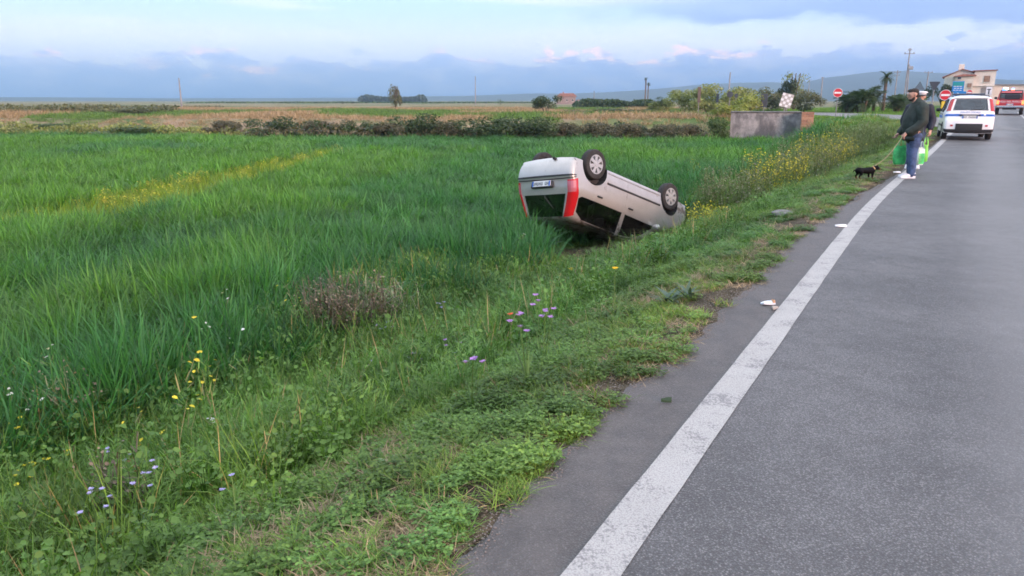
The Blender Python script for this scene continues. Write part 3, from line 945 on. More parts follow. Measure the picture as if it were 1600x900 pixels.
# crumbs of gravel and clods along the broken asphalt edge
M_STONE = leaf_mat('gravel_stone', (.10, .088, .076), (.20, .18, .165), .0)
def pebble(seed):
    rr = random.Random(seed); mb = MB().ball((0, 0, 0), 1.0, 6, 4)
    v = [np.array(p) * rr.uniform(.7, 1.1) * np.array([1, .8, .6]) for p in mb.v]
    me = bpy.data.meshes.new('pebble'); me.from_pydata([tuple(p) for p in v], [], mb.f); me.materials.append(M_STONE); return me
PB = protos('gravel', [pebble(i) for i in range(3)])
n = 9000
a = rng.uniform(-1, 16, n); off_ = np.abs(rng.normal(0, .17, n))
b = edge_l(a) + .05 - off_
gx_, gy_ = st2xy(a, b)
zz = np.where(off_ < .06, road_z(a) + .002, terrain(gx_, gy_))
sc_ = rng.uniform(.002, .0065, n)
scatter('gravel', np.stack([gx_, gy_, zz], -1), rng.uniform(0, 6.28, n), np.repeat(sc_[:, None], 3, 1), rng.integers(0, 3, n), np.ones((n, 3)), PB, 'loose gravel crumbs along the edge of the asphalt', 'gravel')

# ------------------------------------------------------------------ vehicle kit
M_BLACK = mat('black_plastic', (.022, .022, .024), .55, bump=.1, bscale=200)
M_RUBBER = mat('tyre_rubber', (.022, .021, .021), .85, var=.3, vscale=14, bump=.2, bscale=60)
M_WELL = mat('wheel_well', (.014, .013, .013), .95)
M_TRIM = mat('interior_trim', (.030, .030, .033), .9)
M_ALLOY = mat('wheel_silver', (.50, .49, .48), .38, .55, var=.12, vscale=20)
M_SILVER = mat('silver_paint', (.45, .43, .41), .32, .45, var=.05, vscale=3, coat=.8)
def muddy(m):
    t = NT.__new__(NT); t.t = m.node_tree
    b = next(n for n in t.t.nodes if n.type == 'BSDF_PRINCIPLED'); src = b.inputs['Base Color'].links[0].from_socket
    P = t.n('ShaderNodeTexCoord').outputs['Object']; q = t.n('ShaderNodeSeparateXYZ'); t.t.links.new(P, q.inputs[0])
    nz = t.noise(P, 4.5, 6, .68)
    f = t.ss(t.add(nz, t.add(t.mul(t.ss(q.outputs[2], 1.05, 1.5), .20), t.mul(t.ss(q.outputs[0], 1.1, 2.0), .14))), .62, .74)
    t.put(b.inputs['Base Color'], t.mix(t.mul(f, .8), src, (.10, .078, .055)))
    t.put(b.inputs['Roughness'], t.m('MULTIPLY_ADD', f, .5, .33)); t.put(b.inputs['Coat Weight'], t.m('MULTIPLY_ADD', f, -.7, .8))
muddy(M_SILVER)
M_WHITE = mat('white_paint', (.80, .80, .80), .35, 0, var=.03, vscale=3, coat=.6)
M_RED = mat('red_paint', (.42, .022, .025), .35, 0, var=.06, coat=.6)
M_BLUE = mat('blue_film', (.02, .13, .50), .4)
M_LAMP = mat('red_lamp_lens', (.42, .010, .016), .15, coat=.7)
M_LAMPP = mat('pale_lamp_lens', (.42, .12, .15), .15, coat=.7)
M_PLATE = mat('number_plate', (.72, .73, .72), .45)
M_GLYPH = mat('plate_figures', (.05, .05, .06), .6)
M_STEEL = mat('galvanised_steel', (.30, .30, .31), .45, .6, var=.2, vscale=9)
M_GLASSD = glass_mat('dark_glass', (.55, .75, .72), .32)
M_GLASSC = glass_mat('clear_glass', (.80, .92, .92), .78)

def chaikin(p, it=1):
    for _ in range(it):
        q = [p[0]]
        for a, b in zip(p[:-1], p[1:]):
            q.append(tuple(.75 * a[i] + .25 * b[i] for i in range(2)))
            q.append(tuple(.25 * a[i] + .75 * b[i] for i in range(2)))
        q.append(p[-1]); p = q
    return p
def inside(poly, x, z):
    c = False; n = len(poly)
    for i in range(n):
        x1, z1 = poly[i]; x2, z2 = poly[(i + 1) % n]
        if (z1 > z) != (z2 > z) and x < (x2 - x1) * (z - z1) / (z2 - z1) + x1: c = not c
    return c
def densify(poly, d):
    out = []
    for a, b in zip(poly, poly[1:] + poly[:1]):
        n = max(1, int(math.ceil(math.hypot(b[0] - a[0], b[1] - a[1]) / d)))
        out += [(a[0] + (b[0] - a[0]) * k / n, a[1] + (b[1] - a[1]) * k / n) for k in range(n)]
    return out

class Car:
    """body shell from a side outline, a width function and window openings; x forward, y left, z up"""
    FR = (-1, -.93, -.86, -.5, 0, .5, .86, .93, 1)
    def __init__(s, root, upper, sill, arches, ra, Wf, wins, screens, paint, glass, r=.075, crown=.03, low=None):
        s.root, s.Wf, s.paint = root, Wf, paint
        # outline: along the bottom to the front with the arches, then back over the top
        z0 = sill
        bottom = []
        xr, xf = upper[-1][0], upper[0][0]
        cur = [(xr, upper[-1][1], .03)]
        for xa, za in arches:
            h = math.asin((z0 - za) / ra) if abs(z0 - za) < ra else 0
            a0, a1 = math.pi - h, h
            n = 14
            cur.append((xa - ra * math.cos(h) - .0, z0, .03))
            for k in range(n + 1):
                th = a0 + (a1 - a0) * k / n
                cur.append((xa + ra * math.cos(th), za + ra * math.sin(th), 0.0))
            cur.append((xa + ra * math.cos(h) + .02, z0, .03))
        # subdivide the sills
        bot = []
        for a, b in zip(cur[:-1], cur[1:]):
            n = 1 if (a[2] == 0 and b[2] == 0) else max(1, int(math.hypot(b[0] - a[0], b[1] - a[1]) / .12))
            bot += [(a[0] + (b[0] - a[0]) * k / n, a[1] + (b[1] - a[1]) * k / n, a[2]) for k in range(n)]
        bot.append(cur[-1])
        up = chaikin(upper, 1)
        up2 = []
        for a, b in zip(up[:-1], up[1:]):
            n = max(1, int(math.hypot(b[0] - a[0], b[1] - a[1]) / .11))
            up2 += [(a[0] + (b[0] - a[0]) * k / n, a[1] + (b[1] - a[1]) * k / n, r) for k in range(n)]
        out = bot + up2
        clean = [out[0]]
        for p in out[1:]:
            if math.hypot(p[0] - clean[-1][0], p[1] - clean[-1][1]) > .012: clean.append(p)
        s.o = clean
        N = len(clean); s.N = N
        s.nrm = []
        for k in range(N):
            a, b = clean[k - 1], clean[(k + 1) % N]
            d = Vector((b[0] - a[0], b[1] - a[1])).normalized()
            s.nrm.append((-d.y, d.x))          # inward
        s.crown = crown
        mb = MB(); ug = MB()
        glassq = {}
        isarch = [p[2] == 0 for p in clean]
        nb = len(bot)
        rows = {}
        for sg in (1, -1):
            for k in range(N):
                rows[k, sg] = [s.surf(k, 1 + i / 4, sg) for i in range(5)]
        def quad(m, a, b, c, d): m.add([a, b, c, d], [(0, 1, 2, 3)])
        for k in range(N):
            k2 = (k + 1) % N
            if isarch[k] and isarch[k2]:
                for sg in (1, -1):
                    (x1, z1, _), (x2, z2, _) = clean[k], clean[k2]
                    w1, w2 = Wf(x1, z1), Wf(x2, z2)
                    quad(ug, (x1, sg * w1, z1), (x2, sg * w2, z2), (x2, sg * (w2 - .30), z2), (x1, sg * (w1 - .30), z1))
                continue
            for sg in (1, -1):
                for i in range(4):
                    quad(mb, rows[k, sg][i], rows[k, sg][i + 1], rows[k2, sg][i + 1], rows[k2, sg][i])
            xm, zm = (clean[k][0] + clean[k2][0]) / 2, (clean[k][1] + clean[k2][1]) / 2
            sc = None
            if k >= nb - 1:
                for nm, fn in screens.items():
                    if fn(xm, zm): sc = nm
            under = k < nb - 1
            for a, b in zip(s.FR[:-1], s.FR[1:]):
                pts = [s.strip(k, a), s.strip(k, b), s.strip(k2, b), s.strip(k2, a)]
                if sc and abs(a + b) / 2 < .86:
                    glassq.setdefault(sc, []).append((k, k2, a, b))
                else:
                    quad(ug if under else mb, *pts)
        # sides
        inner = []
        for k in range(N):
            x, z, rr = clean[k]
            inner.append((x + s.nrm[k][0] * rr, z + s.nrm[k][1] * rr))
        V2 = [Vector(p) for p in inner]
        E2 = []
        wpoly = {nm: densify(p, .09) for nm, p in wins.items()}
        for nm, p in wpoly.items():
            b0 = len(V2); V2 += [Vector(q) for q in p]
            E2 += [(b0 + i, b0 + (i + 1) % len(p)) for i in range(len(p))]
        xs = [p[0] for p in inner]; zs = [p[1] for p in inner]
        gx = min(xs) + .06
        while gx < max(xs):
            gz = min(zs) + .04
            while gz < max(zs):
                if inside(inner, gx, gz): V2.append(Vector((gx, gz)))
                gz += .10
            gx += .12
        res = delaunay_2d_cdt(V2, E2, [tuple(range(N))], 1, 1e-5)
        vv, ff = res[0], res[2]
        for sg in (1, -1):
            side = []; gl = {nm: [] for nm in wpoly}
            for f in ff:
                cx_ = sum(vv[i].x for i in f) / len(f); cz_ = sum(vv[i].y for i in f) / len(f)
                hit = None
                for nm, p in wpoly.items():
                    if inside(p, cx_, cz_): hit = nm
                (gl[hit] if hit else side).append(f)
            mb.add([(q.x, sg * Wf(q.x, q.y), q.y) for q in vv], side)
            for nm, fl in gl.items():
                g = MB(); g.add([(q.x, sg * (Wf(q.x, q.y) - .014), q.y) for q in vv], fl)
                p = wpoly[nm]
                go = s.clean(g, 'window', glass)
                fr = MB()
                for a, b in zip(p, p[1:] + p[:1]):
                    wa, wb = Wf(*a), Wf(*b)
                    quad(fr, (a[0], sg * (wa + .002), a[1]), (b[0], sg * (wb + .002), b[1]), (b[0], sg * (wb - .03), b[1]), (a[0], sg * (wa - .03), a[1]))
                fr.build('seal', M_BLACK, go)
        s.clean(mb, 'body', paint, smooth=True, weld=True)
        s.clean(ug, 'underside', M_WELL, weld=True)
        for nm, qs in glassq.items():
            g = MB()
            for (k, k2, a, b) in qs: quad(g, s.strip(k, a, -.012), s.strip(k, b, -.012), s.strip(k2, b, -.012), s.strip(k2, a, -.012))
            s.clean(g, nm, glass, smooth=True, weld=True)
        # plates over the open underside
        pl = MB(); x0, x1 = arches[0][0] - ra, arches[-1][0] + ra
        pl.box(((x0 + x1) / 2, 0, sill + .09), (x1 - x0, 2 * (Wf(0, .5) - .30), .05))
        for xa, za in arches: pl.tube([(xa, -Wf(xa, .5) + .2, za), (xa, Wf(xa, .5) - .2, za)], .04)
        pl.tube([(x0 - .3, .25, sill + .02), (0, .22, sill + .03), (x1 - .6, .2, sill + .03)], .03)
        pl.build('floor_pan', M_WELL, root)
    def clean(s, mb, name, m, smooth=False, weld=False):
        o = mb.build(name, m, s.root)
        bm = bmesh.new(); bm.from_mesh(o.data)
        if weld: bmesh.ops.remove_doubles(bm, verts=bm.verts, dist=.0015)
        loose = [v for v in bm.verts if not v.link_faces]
        bmesh.ops.delete(bm, geom=loose, context='VERTS')
        bmesh.ops.recalc_face_normals(bm, faces=bm.faces)
        bm.to_mesh(o.data); bm.free()
        if smooth:
            o.data.polygons.foreach_set('use_smooth', [True] * len(o.data.polygons))
            o.data.set_sharp_from_angle(angle=RAD(38))
        return o
    def strip(s, k, a, off=0.0):
        x, z, r = s.o[k]
        hw = s.Wf(x, z) - max(r, .0)
        c = s.crown * (1 - a * a)
        nx, nz = s.nrm[k]
        return (x - nx * (c + off), a * hw, z - nz * (c + off))
    def surf(s, k, a, sg=1, off=0.0):
        """a<1 across the top strip, 1..2 round the edge, >2 down the side (metres = (a-2)*.2)"""
        x, z, r = s.o[k]
        nx, nz = s.nrm[k]
        if a <= 1:
            p = s.strip(k, a, off); return (p[0], sg * p[1], p[2])
        th = min(a - 1, 1) * math.pi / 2
        ins = r * (1 - math.cos(th)) + max(0, a - 2) * .2
        px, pz = x + nx * ins, z + nz * ins
        w = s.Wf(px, pz) if a >= 2 else s.Wf(x + nx * r, z + nz * r) * th / (math.pi / 2) + s.Wf(x, z) * (1 - th / (math.pi / 2))
        y = w - r * (1 - math.sin(th))
        if r == 0: y = s.Wf(x, z)
        return (px - nx * off * math.cos(th), sg * (y + off * math.sin(th)), pz - nz * off * math.cos(th))
    def rear_k(s, z):
        """fractional outline position on the tail at height z"""
        best = None
        for k in range(s.N - 1, s.N // 2, -1):
            a, b = s.o[k], s.o[(k + 1) % s.N]
            if min(a[1], b[1]) - 1e-9 <= z <= max(a[1], b[1]) + 1e-9 and a[0] < 0:
                f = (z - a[1]) / (b[1] - a[1] + 1e-9)
                return k, f
        return s.N - 1, 0
    def tail(s, z, a, sg=1, off=0.0):
        k, f = s.rear_k(z)
        p, q = Vector(s.surf(k, a, sg, off)), Vector(s.surf((k + 1) % s.N, a, sg, off))
        return p.lerp(q, f)
    def tail_patch(s, name, zs, aa, sg, m, off=.012, parent=None):
        """a panel lying on the tail, with thickness"""
        mb = MB()
        P = [[s.tail(z, a, sg, off) for a in (aa(z) if callable(aa) else aa)] for z in zs]
        Q = [[s.tail(z, a, sg, -.01) for a in (aa(z) if callable(aa) else aa)] for z in zs]
        mb.grid(P)
        per = lambda G: G[0] + [r[-1] for r in G[1:]] + G[-1][-2::-1] + [r[0] for r in G[-2:0:-1]]
        a, b = per(P), per(Q)
        n = len(a)
        mb.add(a + b, [(i, (i + 1) % n, (i + 1) % n + n, i + n) for i in range(n)])
        o = mb.build(name, m, parent or s.root)
        bm = bmesh.new(); bm.from_mesh(o.data); bmesh.ops.remove_doubles(bm, verts=bm.verts, dist=.0004)
        bmesh.ops.recalc_face_normals(bm, faces=bm.faces); bm.to_mesh(o.data); bm.free()
        return o
    def side_strip(s, name, pts, wid, m, thick=.014, parent=None, sides=(1, -1)):
        """moulding following points (x,z) along the flank"""
        for sg in sides:
            mb = MB()
            P = densify(pts + pts[::-1][1:-1], .15)[:] if False else None
            line = []
            for a, b in zip(pts[:-1], pts[1:]):
                n = max(1, int(math.hypot(b[0] - a[0], b[1] - a[1]) / .1))
                line += [(a[0] + (b[0] - a[0]) * k / n, a[1] + (b[1] - a[1]) * k / n) for k in range(n)]
            line.append(pts[-1])
            G = []
            for x, z in line:
                w = s.Wf(x, z)
                G.append([(x, sg * (w - .004), z - wid / 2), (x, sg * (w + thick), z - wid * .35), (x, sg * (w + thick), z + wid * .35), (x, sg * (w - .004), z + wid / 2)])
            mb.grid(G)
            mb.add(G[0], [(0, 1, 2, 3)]); mb.add(G[-1], [(3, 2, 1, 0)])
            mb.build(name, m, parent or s.root)

def wheel(root, c, r, w, side, rim_m, spokes=7, name='wheel', hub=.62):
    """side = +1: outer face towards +y"""
    e = bpy.data.objects.new(name, None); COL.objects.link(e); e.parent = root
    e.location = c
    t = MB()
    pr = [(r * hub, -w / 2 + .01), (r * .80, -w / 2), (r * .94, -w / 2 + .012), (r, -w / 2 + .04), (r * 1.0, w / 2 - .04), (r * .94, w / 2 - .012), (r * .80, w / 2), (r * hub, w / 2 - .01), (r * hub, 0)]
    t.lathe(pr, 32, 'y', closed=True)
    for q in (-.03, 0.0, .03): pass
    t.build('tyre', M_RUBBER, e, smooth=True, angle=40)
    m = MB()
    y = side * (w / 2 - .02)
    m.lathe([(r * hub * 1.02, y + side * .012), (r * hub * .90, y + side * .012), (r * hub * .86, y - side * .02), (r * hub * .88, y - side * .09)], 32)
    for k in range(spokes):
        a = 2 * math.pi * k / spokes
        d = Vector((math.cos(a), 0, math.sin(a))); n = Vector((-math.sin(a), 0, math.cos(a)))
        yy = Vector((0, y, 0)); o_ = Vector((0, side * .012, 0)); b_ = Vector((0, -side * .035, 0))
        w0, w1 = r * .085, r * .135
        P = [d * r * .10 - n * w0, d * r * .10 + n * w0, d * r * hub * .90 + n * w1, d * r * hub * .90 - n * w1]
        vs_ = [p + yy + o_ for p in P] + [p + yy + b_ for p in P]
        m.add(vs_, [(0, 1, 2, 3), (4, 7, 6, 5), (0, 4, 5, 1), (1, 5, 6, 2), (2, 6, 7, 3), (3, 7, 4, 0)])
    m.lathe([(0.001, y + side * .02), (r * .15, y + side * .018), (r * .2, y - side * .01)], 16)
    m.build('rim', rim_m, e, smooth=True, angle=30)
    d = MB(); d.lathe([(.001, y - side * .05), (r * hub * .95, y - side * .05)], 24); d.build('brake_disc', M_WELL, e)
    return e

def number_plate(root, loc, rx, w=.52, h=.11, name='number_plate', groups=((-.19, 2), (-.02, 3), (.15, 2)), flip=1):
    """white plate on a tail that faces -x; blue bands at both ends, dark figures as unreadable strokes"""
    e = MB().box((0, 0, 0), (.012, w, h), bev=.004).build(name, M_PLATE, root)
    e.location = loc; e.rotation_euler = (0, rx, 0)
    for sg in (-1, 1):
        MB().box((-.007, sg * (w / 2 - .022), 0), (.004, .04, h * .92)).build('blue_band', M_BLUE, e)
    g = MB()
    for y0, n in groups:
        for i in range(n):
            yy = -(y0 + i * .058)
            g.box((-.008, yy - .016, 0), (.004, .010, h * .6)); g.box((-.008, yy + .016, 0), (.004, .010, h * .6))
            g.box((-.0085, yy, h * (.24 if (i + n) % 2 else 0)), (.004, .03, .010))
    tag(g.build('figures', M_GLYPH, e), kind='stuff')
    return e

# ------------------------------------------------------------------ the overturned hatchback
wreck = thing('overturned_car', 'silver five-door hatchback lying upside down in the wheat, wheels in the air', 'car')
def W_punto(x, z):
    p = .83 * (1 - .055 * sstep(-x, 1.0, 1.9) - .11 * sstep(x, 1.0, 2.05))
    v = 1 - .05 * (1 - sstep(z, .2, .5)) if z < .5 else 1.0
    if z > .86: v = 1 - .27 * (z - .86) / .60 - .03 * sstep(z, 1.25, 1.5)
    return float(p * v + .008 * math.exp(-((z - .62) / .06) ** 2))
up = [(1.93, .22), (1.99, .34), (2.01, .50), (1.96, .66), (1.82, .78), (1.50, .90), (1.13, 1.00), (1.02, 1.04), (.62, 1.32), (.42, 1.415), (.10, 1.45), (-.40, 1.46), (-.95, 1.445), (-1.35, 1.41), (-1.54, 1.385), (-1.585, 1.34), (-1.66, 1.08), (-1.735, .87), (-1.765, .80), (-1.80, .66), (-1.835, .62), (-1.85, .50), (-1.84, .34), (-1.78, .23)]
wins = {'front_window': [(.82, .98), (.72, 1.10), (.36, 1.37), (-.08, 1.405), (-.16, .955)],
        'rear_window': [(-.27, .945), (-.20, 1.405), (-.75, 1.395), (-1.20, 1.355), (-1.46, 1.22), (-1.53, .97), (-1.46, .925)]}
pc = Car(wreck, up, .22, [(-1.23, .29), (1.23, .29)], .345, W_punto, wins,
         {'windscreen': lambda x, z: .48 < x < .99 and z > 1.05, 'tailgate_window': lambda x, z: x < -1.56 and .92 < z < 1.345}, M_SILVER, M_GLASSD, r=.08, crown=.035)
for (x_, sg) in ((-1.23, 1), (-1.23, -1), (1.23, 1), (1.23, -1)):
    wheel(wreck, (x_, sg * .715, .155 if (x_ < 0 and sg < 0) else .215), .30, .185, sg, M_ALLOY, 7)
pc.side_strip('side_moulding', [(-.86, .50), (.86, .50)], .045, M_BLACK, .016)
pc.side_strip('sill_moulding', [(-.84, .29), (.84, .29)], .022, M_STEEL, .010)
pc.side_strip('door_seam', [(-.23, .30), (-.225, .93)], .008, M_BLACK, .0015)
for x_ in (-1.02, -.06):
    for sg in (1, -1):
        MB().box((x_, sg * (W_punto(x_, .82) + .012), .82), (.15, .030, .036), bev=.012).build('door_handle', M_BLACK, wreck)
for sg in (1, -1):
    d = MB(); w_ = W_punto(.8, 1.0)
    d.box((.80, sg * (w_ + .09), 1.0), (.10, .17, .12), bev=.03).build('door_mirror', M_SILVER, wreck, smooth=True, angle=50)
    lz = list(np.linspace(.67, 1.345, 11))
    red = pc.tail_patch('tail_lamp', lz, lambda z: list(np.linspace(.94 if sg > 0 else .985, 1.0, 3)) + [1.3, 1.6, 2.0, 2.0 + np.interp(z, [.67, 1.0, 1.34], [.30, .30, .10])], sg, M_LAMP, .013)
    pc.tail_patch('reverse_lens', list(np.linspace(.70, .90, 4)), lambda z: list(np.linspace(.95 if sg > 0 else .988, 1.0, 3)) + [1.3, 1.6, 2.0], sg, M_LAMPP, .017, red)
for z0, z1, nm, m_, o_ in ((.575, .605, 'bumper_strip', M_BLACK, .012), (.635, .650, 'tailgate_gap', M_BLACK, .004)):
    P = [[pc.tail(z, a, 1 if a0 >= 0 else -1, o_) for a0 in np.linspace(-2.2, 2.2, 25) for a in [abs(a0)]] for z in np.linspace(z0, z1, 3)]
    mbx = MB().grid(P)
    mbx.build(nm, m_, wreck)
pp = pc.tail(.725, 0, 1, .012)
MB().box(pc.tail(.735, 0, 1, .008), (.05, .62, .15), rot=Matrix.Rotation(-.10, 3, 'Y'), bev=.02).build('plate_recess', M_BLACK, wreck)
number_plate(wreck, pp + Vector((-.026, 0, 0)), .10)
a_, b_ = pc.tail(.945, .05, 1, .02), pc.tail(1.19, .45, 1, .02)
MB().tube([a_, a_.lerp(b_, .5), b_], [.012, .010, .006], 6).build('rear_wiper', M_BLACK, wreck)
def cabin(root, xs, zs, xr, zr, xd, zd, zf):
    for sg in (.36, -.36):
        st = MB().box((xs, sg, zs), (.14, .46, .55), bev=.05).build('seat', M_TRIM, root)
        MB().box((xs - .05, sg, zs + .34), (.08, .25, .18), bev=.04).build('headrest', M_TRIM, st)
        rs = MB().box((xr, sg, zr), (.14, .60, .42), bev=.05).build('rear_seat', M_TRIM, root)
        MB().box((xr - .03, sg, zr + .28), (.07, .22, .14), bev=.03).build('headrest', M_TRIM, rs)
    MB().box((xd, 0, zd), (.35, 1.3, .2), bev=.05).build('dashboard', M_TRIM, root)
    MB().box((0, 0, zf), (2.5, 1.3, .1)).build('cabin_floor', M_TRIM, root)
cabin(wreck, -.35, .83, -1.05, .78, .85, .88, .5)
# crumpled roof and nose
bo = next(c for c in wreck.children if c.name.startswith('body'))
for v_ in bo.data.vertices:
    x_, y_, z_ = v_.co
    k_ = max(0, (z_ - 1.30) / .15) + max(0, (x_ - 1.35) / .6) * .8
    if k_ > 0:
        nz = float(vnoise(x_ * 3 + 5, y_ * 3 + z_ * 2, 1.0, 6)) - .5
        v_.co.z -= k_ * (.035 + .07 * nz) * (1 if z_ > 1.2 else .5); v_.co.x -= .05 * max(0, (x_ - 1.5)) * (1 + nz)
Rw = Matrix(((.7333, .6586, -.1688), (.5932, -.7411, -.3146), (-.3323, .1306, -.9341)))
wreck.matrix_world = Matrix.Translation((2.066, 16.136, .024)) @ Rw.normalized().to_4x4()

# ------------------------------------------------------------------ the police hatchback on the road
px_, py_ = 17.02 + 1.85 * math.sin(RAD(26)), 28.4 + 1.85 * math.cos(RAD(26))
s0_ = float(xy2st(px_, py_)[0])
police = thing('police_car', 'white police hatchback with blue stripe and roof bar stopped on the road', 'car', (px_, py_, float(road_z(s0_))), RAD(90 - 26.0))
def W_panda(x, z):
    p = .835 * (1 - .05 * sstep(-x, 1.1, 1.85) - .10 * sstep(x, 1.0, 1.85))
    v = 1.0
    if z > .92: v = 1 - .20 * (z - .92) / .66 - .02 * sstep(z, 1.35, 1.6)
    return float(p * v)
up = [(1.74, .26), (1.82, .40), (1.83, .60), (1.76, .80), (1.55, .93), (1.16, 1.03), (1.05, 1.07), (.70, 1.40), (.50, 1.53), (.15, 1.585), (-.5, 1.60), (-1.10, 1.585), (-1.46, 1.555), (-1.60, 1.52), (-1.62, 1.48), (-1.70, 1.20), (-1.755, 1.03), (-1.775, .96), (-1.79, .80), (-1.835, .74), (-1.85, .55), (-1.84, .36), (-1.78, .27)]
wins = {'a': [(.90, 1.03), (.62, 1.38), (.42, 1.47), (-.05, 1.50), (-.10, 1.0)], 'b': [(-.20, 1.0), (-.16, 1.50), (-.85, 1.49), (-.92, 1.01)], 'c': [(-1.0, 1.04), (-.94, 1.48), (-1.22, 1.46), (-1.36, 1.12)]}
pd = Car(police, up, .27, [(-1.15, .31), (1.15, .31)], .36, W_panda, wins, {'windscreen': lambda x, z: .55 < x < 1.04 and z > 1.09, 'tailgate_window': lambda x, z: x < -1.625 and 1.05 < z < 1.47}, M_WHITE, M_GLASSC, r=.09, crown=.04)
for (x_, sg) in ((-1.15, 1), (-1.15, -1), (1.15, 1), (1.15, -1)):
    wheel(police, (x_, sg * .73, .30), .30, .19, sg, M_ALLOY, 5)
for sg in (1, -1):
    pd.tail_patch('tail_lamp', list(np.linspace(1.06, 1.50, 7)), lambda z: list(np.linspace(np.interp(z, [1.06, 1.5], [.955, .985]), 1.0, 3)) + [1.3, 1.6, 2.0, 2.10], sg, M_LAMP, .014)
    pd.tail_patch('blue_stripe', list(np.linspace(.865, .945, 3)), [.40, .6, .8, 1.0, 1.3, 1.6, 2.0, 2.6], sg, M_BLUE, .004)
    MB().box((.86, sg * (W_panda(.86, 1.05) + .10), 1.08), (.11, .19, .15), bev=.04).build('door_mirror', M_BLACK, police, smooth=True, angle=50)
    for x_ in (-.78, .12):
        MB().box((x_, sg * (W_panda(x_, .90) + .012), .93), (.16, .03, .035), bev=.012).build('door_handle', M_BLACK, police)
pd.side_strip('side_stripe', [(-.85, .83), (.85, .83)], .13, M_BLUE, .003)
pd.side_strip('side_moulding', [(-.78, .52), (.78, .52)], .09, M_BLACK, .014)
for zz, aa, nm, o_ in ((list(np.linspace(.285, .40, 4)), 2.5, 'bumper_lower', .012), (list(np.linspace(.38, .60, 4)), .62, 'bumper_insert', .018)):
    P = [[pd.tail(z, abs(a), 1 if a >= 0 else -1, o_) for a in np.linspace(-aa, aa, 25)] for z in zz]
    MB().grid(P).build(nm, M_BLACK, police)
for sg in (1, -1):
    pd.tail_patch('reflector', [.50, .56], [.74, .80, .86], sg, M_LAMP, .012)
MB().box(pd.tail(.905, 0, 1, .004), (.03, .68, .055), bev=.01).build('boot_handle', M_BLACK, police)
number_plate(police, pd.tail(.825, 0, 1, .012) + Vector((-.008, 0, 0)), 0.06, .50, .11)
dd = pd.tail(1.0, 0, 1, .006)
M_BTXT = mat('blue_lettering', (.02, .10, .42), .5)
text_mesh('lettering', 'POLIZIA LOCALE', .085, M_BTXT, police, Matrix.Translation(dd) @ Matrix(((0, 0, -1), (-1, 0, 0), (0, 1, 0))).to_4x4())
pd.tail_patch('badge', [.895, .93, .955], [.62, .68, .72], -1, M_WHITE, .008)
MB().tube([pd.tail(1.07, .0, 1, .02), pd.tail(1.10, .30, -1, .02), pd.tail(1.11, .58, -1, .02)], [.012, .01, .006], 6).build('rear_wiper', M_BLACK, police)
bar = MB().box((-.10, 0, 1.67), (.26, 1.10, .075), bev=.03).build('roof_light_bar', mat('blue_beacon_cover', (.02, .03, .06), .2, coat=.5), police, smooth=True, angle=50)
for sg in (1, -1):
    MB().box((-.10, sg * .42, 1.615), (.07, .05, .06)).build('bracket', M_BLACK, bar)
    MB().tube([(.45, sg * .60, 1.56), (.30, sg * .60, 1.61), (-1.15, sg * .59, 1.60), (-1.30, sg * .585, 1.555)], .016, 6).build('roof_rail', M_BLACK, police)
P = [[Vector(pd.tail(1.525, a, 1 if a >= 0 else -1, .0)) + Vector((dx, 0, .02 + dz)) if False else Vector((-1.52 - dx, a * .55, 1.575 - abs(a) * .02 + dz)) for a in np.linspace(-1, 1, 9)] for dx, dz in ((0, .012), (.14, -.02), (.15, -.035), (0, -.02))]
MB().grid(P).build('roof_spoiler', M_WHITE, police, smooth=True)
cabin(police, -.15, .95, -.95, .92, .95, .95, .6)

# ------------------------------------------------------------------ the fire-service pickup
q_ = spot(1579, 60.5)
fire = thing('fire_pickup', 'red fire service pickup with blue beacons lit, ahead of the police car', 'pickup truck', (q_.x, q_.y, float(road_z(xy2st(q_.x, q_.y)[0]))), RAD(90 - 33.0))
b = MB()
prof = [(-2.55, .62), (-2.58, .80), (-2.55, 1.12), (-1.05, 1.12), (-1.05, 1.12), (-.98, 1.14), (-.80, 1.66), (-.65, 1.76), (.35, 1.78), (.55, 1.72), (1.15, 1.20), (1.30, 1.13), (2.20, 1.02), (2.42, .90), (2.48, .55), (2.0, .45), (1.95, .62), (1.78, .80), (1.5, .84), (1.22, .80), (1.05, .62), (1.0, .45), (-1.05, .45), (-1.12, .62), (-1.3, .80), (-1.55, .84), (-1.8, .80), (-2.0, .62), (-2.05, .5)]
def loft_y(poly, ws):
    m = MB(); n = len(poly); vs = []
    for y in (-1, 1): vs += [(x, y * ws(x, z), z) for x, z in poly]
    m.add(vs, [tuple(range(n)), tuple(range(2 * n - 1, n - 1, -1))] + [((i + 1) % n, i, i + n, (i + 1) % n + n) for i in range(n)])
    return m
Wp = lambda x, z: .90 if z < 1.14 else .90 - .22 * (z - 1.14)
loft_y(prof, Wp).build('body', M_RED, fire)
MB().box((-1.80, 0, 1.10), (1.30, 1.50, .10)).build('load_bed', M_WELL, fire)
g = MB().box((-.93, 0, 1.44), (.03, 1.35, .40), rot=Matrix.Rotation(.33, 3, 'Y')); g.build('rear_window', M_GLASSD, fire)
for sg in (1, -1):
    MB().add([(1.05, sg * .885, 1.20), (.50, sg * .80, 1.66), (-.62, sg * .80, 1.68), (-.80, sg * .885, 1.20)], [(0, 1, 2, 3)]).build('window', M_GLASSD, fire)
    MB().box((-2.575, sg * .80, .92), (.05, .16, .30), bev=.02).build('tail_lamp', mat('lit_tail_lamp', (.6, .05, .03), .3, emit=(1, .22, .06), estr=2.2), fire)
    MB().box((1.0, sg * 1.02, 1.25), (.12, .2, .2), bev=.04).build('door_mirror', M_BLACK, fire)
    for x_ in (-1.55, 1.5): wheel(fire, (x_, sg * .80, .37), .37, .24, sg, M_ALLOY, 6)
MB().box((-2.66, 0, .60), (.16, 1.78, .15), bev=.03).build('rear_bumper', mat('chrome_bumper', (.5, .5, .5), .25, .9), fire)
